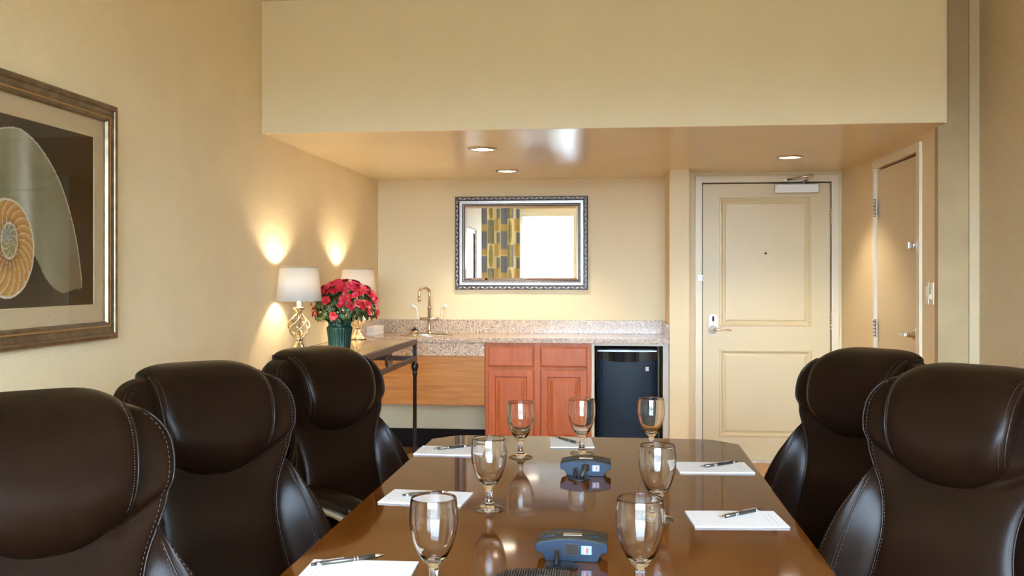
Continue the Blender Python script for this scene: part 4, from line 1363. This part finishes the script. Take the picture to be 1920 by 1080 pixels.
def make_chair():
    t = empty('executive_chair')
    # upholstered one-piece back: narrow waist and winged head section
    top_ = lambda u: 1.108
    p = cushion(lambda z: -interp(HW, z), lambda z: interp(HW, z), lambda u: 0.42, top_,
                lambda u, v, x, z: panel_front(u, x, z, v), lambda u, v, x, z: yback(z) + topshift(z) + wingy(u, z) + 0.034 * es(u, 5) * es(2 * v - 1, 8), 40, 100)
    p.build('backrest', 'leather', t)
    # side bolsters
    for s in (-1, 1):
        inn = lambda z: interp(HW, min(z, 0.895)) - 0.012
        outb = lambda z: interp(OWB, z)
        def bf(u, v, x, z):
            return yback(z) - 0.006 - 0.055 * (0.5 + 0.5 * u) ** 1.5 * es(2 * v - 1, 6) - 0.036 * es(u, 3) * es(2 * v - 1, 4)
        def bb(u, v, x, z):
            return yback(z) + 0.012 - 0.030 * (0.5 + 0.5 * u) ** 1.5 + 0.030 * es(u, 3) * es(2 * v - 1, 4)
        q = cushion(inn, lambda z: max(outb(z), inn(z) + 0.004), lambda u: 0.40, lambda u: 0.892, bf, bb, 18, 34)
        if s < 0: q.v = [(-x, y, z) for x, y, z in q.v]
        bo = q.build('side_bolster', 'leather', t)
        # raised border seam along the bolster's outer edge
        pts = []
        for k in range(30):
            z = 0.425 + (0.870 - 0.425) * k / 29
            f = 0.66
            u = 2 * f - 1
            x = inn(z) + (max(outb(z), inn(z) + 0.004) - inn(z)) * f
            v = (z - 0.40) / (0.892 - 0.40)
            pts.append((s * x, bf(u, v, x, z) - 0.0004, z))
        MB().tube(pts, 0.0023, 6).build('bolster_piping', 'piping', bo)
        e = MB()
        for f in (0.60, 0.92):
            prev = None
            for k in range(96):
                z = 0.43 + 0.43 * k / 95
                u = 2 * f - 1
                x = inn(z) + (max(outb(z), inn(z) + 0.004) - inn(z)) * f
                v = (z - 0.40) / (0.892 - 0.40)
                pt = (s * x, bf(u, v, x, z) - 0.0012, z)
                if prev is not None and k % 2:
                    e.tube([prev, pt], 0.0006, 4)
                prev = pt
        tag(e.build('stitching', 'thread', bo), kind='stuff')
    # piping that follows the waist and the wings
    for s in (-1, 1):
        pts = []
        for k in range(60):
            z = 0.43 + (1.096 - 0.43) * k / 59
            v = (z - 0.42) / (1.108 - 0.42)
            u = 0.965
            pts.append((s * interp(HW, z) * u, panel_front(u, interp(HW, z) * u, z, v) - 0.001, z))
        MB().tube(pts, 0.0023, 6).build('edge_piping', 'piping', t)
        e = MB(); prev = None
        for k in range(150):
            z = 0.44 + (1.090 - 0.44) * k / 149
            v = (z - 0.42) / (1.108 - 0.42)
            u = 0.915
            pt = (s * interp(HW, z) * u, panel_front(u, interp(HW, z) * u, z, v) - 0.0010, z)
            if prev is not None and k % 2: e.tube([prev, pt], 0.0006, 4)
            prev = pt
        tag(e.build('stitching', 'thread', t), kind='stuff')
    # head pillow, thick, overhanging the top, with a U-shaped lower edge
    zb = lambda u: 0.862 + 0.050 * abs(u) ** 2.6
    zt = lambda u: 1.138 - 0.024 * abs(u) ** 5
    hwp = lambda z: interp([(0.86, 0.118), (0.93, 0.136), (1.0, 0.146), (1.08, 0.151), (1.14, 0.151)], z)
    def pseam(v, z):
        return yback(z) - 0.028 + 0.052 * sstep(0.55, 1.0, v)
    def pf(u, v, x, z):
        d = 0.106 + 0.052 * sstep(0.55, 1.0, v)
        w = 2 * v - 1
        k = es(w, 1.9) if w < 0 else es(w, 2.7)
        return pseam(v, z) - d * (es(u, 8) ** 0.9) * k
    def pb(u, v, x, z):
        return pseam(v, z) + (0.012 + 0.030 * sstep(0.5, 0.9, v)) * es(u, 7) * es(2 * v - 1, 3.2)
    q = cushion(lambda z: -hwp(z), lambda z: hwp(z), zb, zt, pf, pb, 34, 40)
    hp = q.build('head_pillow', 'leather', t)
    for s in (-1, 1):
        pts = []
        for k in range(40):
            v = 0.10 + 0.87 * k / 39
            u = 0.965 * s
            z = zb(u) + (zt(u) - zb(u)) * v
            pts.append((hwp(z) * u, pf(u, v, 0, z) - 0.0008, z))
        MB().tube(pts, 0.0024, 6).build('pillow_piping', 'piping', hp)
        e = MB(); prev = None
        for k in range(80):
            v = 0.12 + 0.84 * k / 79
            u = 0.90 * s
            z = zb(u) + (zt(u) - zb(u)) * v
            pt = (hwp(z) * u, pf(u, v, 0, z) - 0.0010, z)
            if prev is not None and k % 2: e.tube([prev, pt], 0.0006, 4)
            prev = pt
        tag(e.build('stitching', 'thread', hp), kind='stuff')
    # rear shell
    q = cushion(lambda z: -interp(HW, z) * 0.94 - (0.05 if z < 0.75 else 0.05 * max(0, (0.85 - z) / 0.1)), lambda z: interp(HW, z) * 0.94 + (0.05 if z < 0.75 else 0.05 * max(0, (0.85 - z) / 0.1)),
                lambda u: 0.40, lambda u: 1.09, lambda u, v, x, z: yback(z) + 0.010, lambda u, v, x, z: yback(z) + 0.012 + 0.050 * es(u, 5) * es(2 * v - 1, 8), 20, 30)
    q.build('back_shell', 'leather_dark', t)
    # seat
    def seat_fn(side):
        return None
    mb = MB()
    nu, nv = 28, 28
    def sc(i, j, top__):
        u = sin(pi / 2 * (2 * i / nu - 1)); v = sin(pi / 2 * (2 * j / nv - 1))
        x = 0.262 * u * (1 - 0.06 * max(0, v)); y = -0.045 + 0.265 * v
        k = es(u, 5) * es(v, 5)
        z = 0.455 + (0.055 * k + 0.012 * (1 - v) * 0 - 0.030 * max(0, -v - 0.6) if top__ else -0.050 * k)
        return (x, y, z)
    for tp_ in (True, False):
        mb.add([sc(i, j, tp_) for j in range(nv + 1) for i in range(nu + 1)], [(j * (nu + 1) + i, j * (nu + 1) + i + 1, (j + 1) * (nu + 1) + i + 1, (j + 1) * (nu + 1) + i) for j in range(nv) for i in range(nu)], True)
    mb.build('seat', 'leather', t)
    # arms
    for s in (-1, 1):
        pp = spline([(s * 0.322, 0.19, 0.654), (s * 0.318, 0.09, 0.664), (s * 0.312, -0.05, 0.664), (s * 0.304, -0.16, 0.656), (s * 0.296, -0.215, 0.638)], 6)
        n_ = len(pp)
        e = MB()
        vs = []
        for i, c in enumerate(pp):
            k = es(2 * i / (n_ - 1) - 1, 6) * 0.98 + 0.02
            for q_ in range(14):
                an = 2 * pi * q_ / 14
                ca, sa = cos(an), sin(an)
                vs.append((c.x + 0.040 * k * (abs(ca) ** 0.7) * (1 if ca > 0 else -1), c.y, c.z + 0.020 * k * (abs(sa) ** 0.7) * (1 if sa > 0 else -1)))
        fs = [(i * 14 + q_, i * 14 + (q_ + 1) % 14, (i + 1) * 14 + (q_ + 1) % 14, (i + 1) * 14 + q_) for i in range(n_ - 1) for q_ in range(14)]
        fs += [tuple(reversed(range(14))), tuple((n_ - 1) * 14 + q_ for q_ in range(14))]
        e.add(vs, fs, True)
        ar = e.build('armrest', 'leather', t)
        e = MB()
        e.tube(spline([(s * 0.322, 0.17, 0.622), (s * 0.316, 0.02, 0.630), (s * 0.306, -0.13, 0.620), (s * 0.300, -0.195, 0.580), (s * 0.300, -0.150, 0.52), (s * 0.285, -0.08, 0.44), (s * 0.245, -0.02, 0.412)], 6), 0.0145, 10)
        e.tube(spline([(s * 0.322, 0.17, 0.622), (s * 0.322, 0.20, 0.590), (s * 0.305, 0.15, 0.50), (s * 0.28, 0.08, 0.43), (s * 0.245, 0.04, 0.412)], 6), 0.0145, 10)
        e.build('arm_frame', 'arm_metal', ar)
    # column and five-star base
    MB().box(-0.10, 0.10, -0.12, 0.12, 0.375, 0.408, 0.006).build('tilt_mechanism', 'black_plastic', t)
    MB().lathe([(0, 0.075), (0.030, 0.075), (0.030, 0.22), (0.018, 0.222), (0.018, 0.376), (0, 0.376)], 20).build('gas_column', 'black_plastic', t)
    for k in range(5):
        an = 2 * pi * k / 5 + 0.3
        d = Vector((cos(an), sin(an), 0))
        MB().tube([d * 0.02 + Vector((0, 0, 0.105)), d * 0.16 + Vector((0, 0, 0.095)), d * 0.285 + Vector((0, 0, 0.072))], [0.026, 0.021, 0.015], 10).build('base_leg', 'arm_metal', t)
        e = MB()
        c = d * 0.285
        Rz = Matrix.Translation((c.x, c.y, 0.030)) @ Matrix.Rotation(an + 0.6, 4, 'Z') @ Matrix.Rotation(pi / 2, 4, 'X')
        for q_ in (-0.016, 0.008):
            st = len(e.v)
            e.lathe([(0.0, q_), (0.026, q_), (0.030, q_ + 0.003), (0.030, q_ + 0.006), (0.026, q_ + 0.009), (0, q_ + 0.009)], 18)
            e.xf(Rz, st)
        e.lathe([(0, 0.03), (0.010, 0.03), (0.010, 0.068), (0, 0.068)], 10, (c.x, c.y, 0))
        e.build('caster', 'black_plastic', t)
    return t

TH = atan(190 / 1800)
def from_px(px, depth):
    u = (px - 960) / 1800
    return (depth * (-sin(TH) + u * cos(TH)), depth * (cos(TH) + u * sin(TH)))
CH = [  # headrest centre: picture column, distance, top height, turn, label
    (68, 1.72, 1.140, 46, 'dark brown leather executive chair nearest the camera, left of table'),
    (382, 2.48, 1.126, 46, 'dark brown leather executive chair in the middle of the left side'),
    (603, 3.30, 1.106, 56, 'dark brown leather executive chair farthest back on the left, before the console'),
    (1626, 3.05, 1.119, -50, 'dark brown leather executive chair farther back on the right, before entrance door'),
    (1812, 2.26, 1.139, -44, 'dark brown leather executive chair nearest the camera on the right'),
]
chair = None
UPPER = ('gas_column', 'base_leg', 'caster')
for (px, dep, ztop, turn, lab) in CH:
    hxp, hyp = from_px(px, dep)
    a_ = radians(turn)
    if chair is None:
        c = chair = make_chair()
    else:
        c = copy_tree(chair)
    tag(c, lab, 'chair', 'leather chairs round the conference table')
    c.location = (hxp + 0.33 * sin(a_), hyp - 0.33 * cos(a_), 0)
    c.rotation_euler = (0, 0, a_)
    for ch in c.children:
        if not ch.name.startswith(UPPER) and not (ch.name.startswith('armrest') and ztop < 1.125):
            ch.location.z = ztop - 1.138
    # height-adjustable arms: the near arm of the farthest left chair is raised
    if 1.10 < ztop < 1.11:
        near = min((ch for ch in c.children if ch.name.startswith('armrest')), key=lambda ch: sum(v.co.x for v in ch.data.vertices))
        near.location.z = 0.040
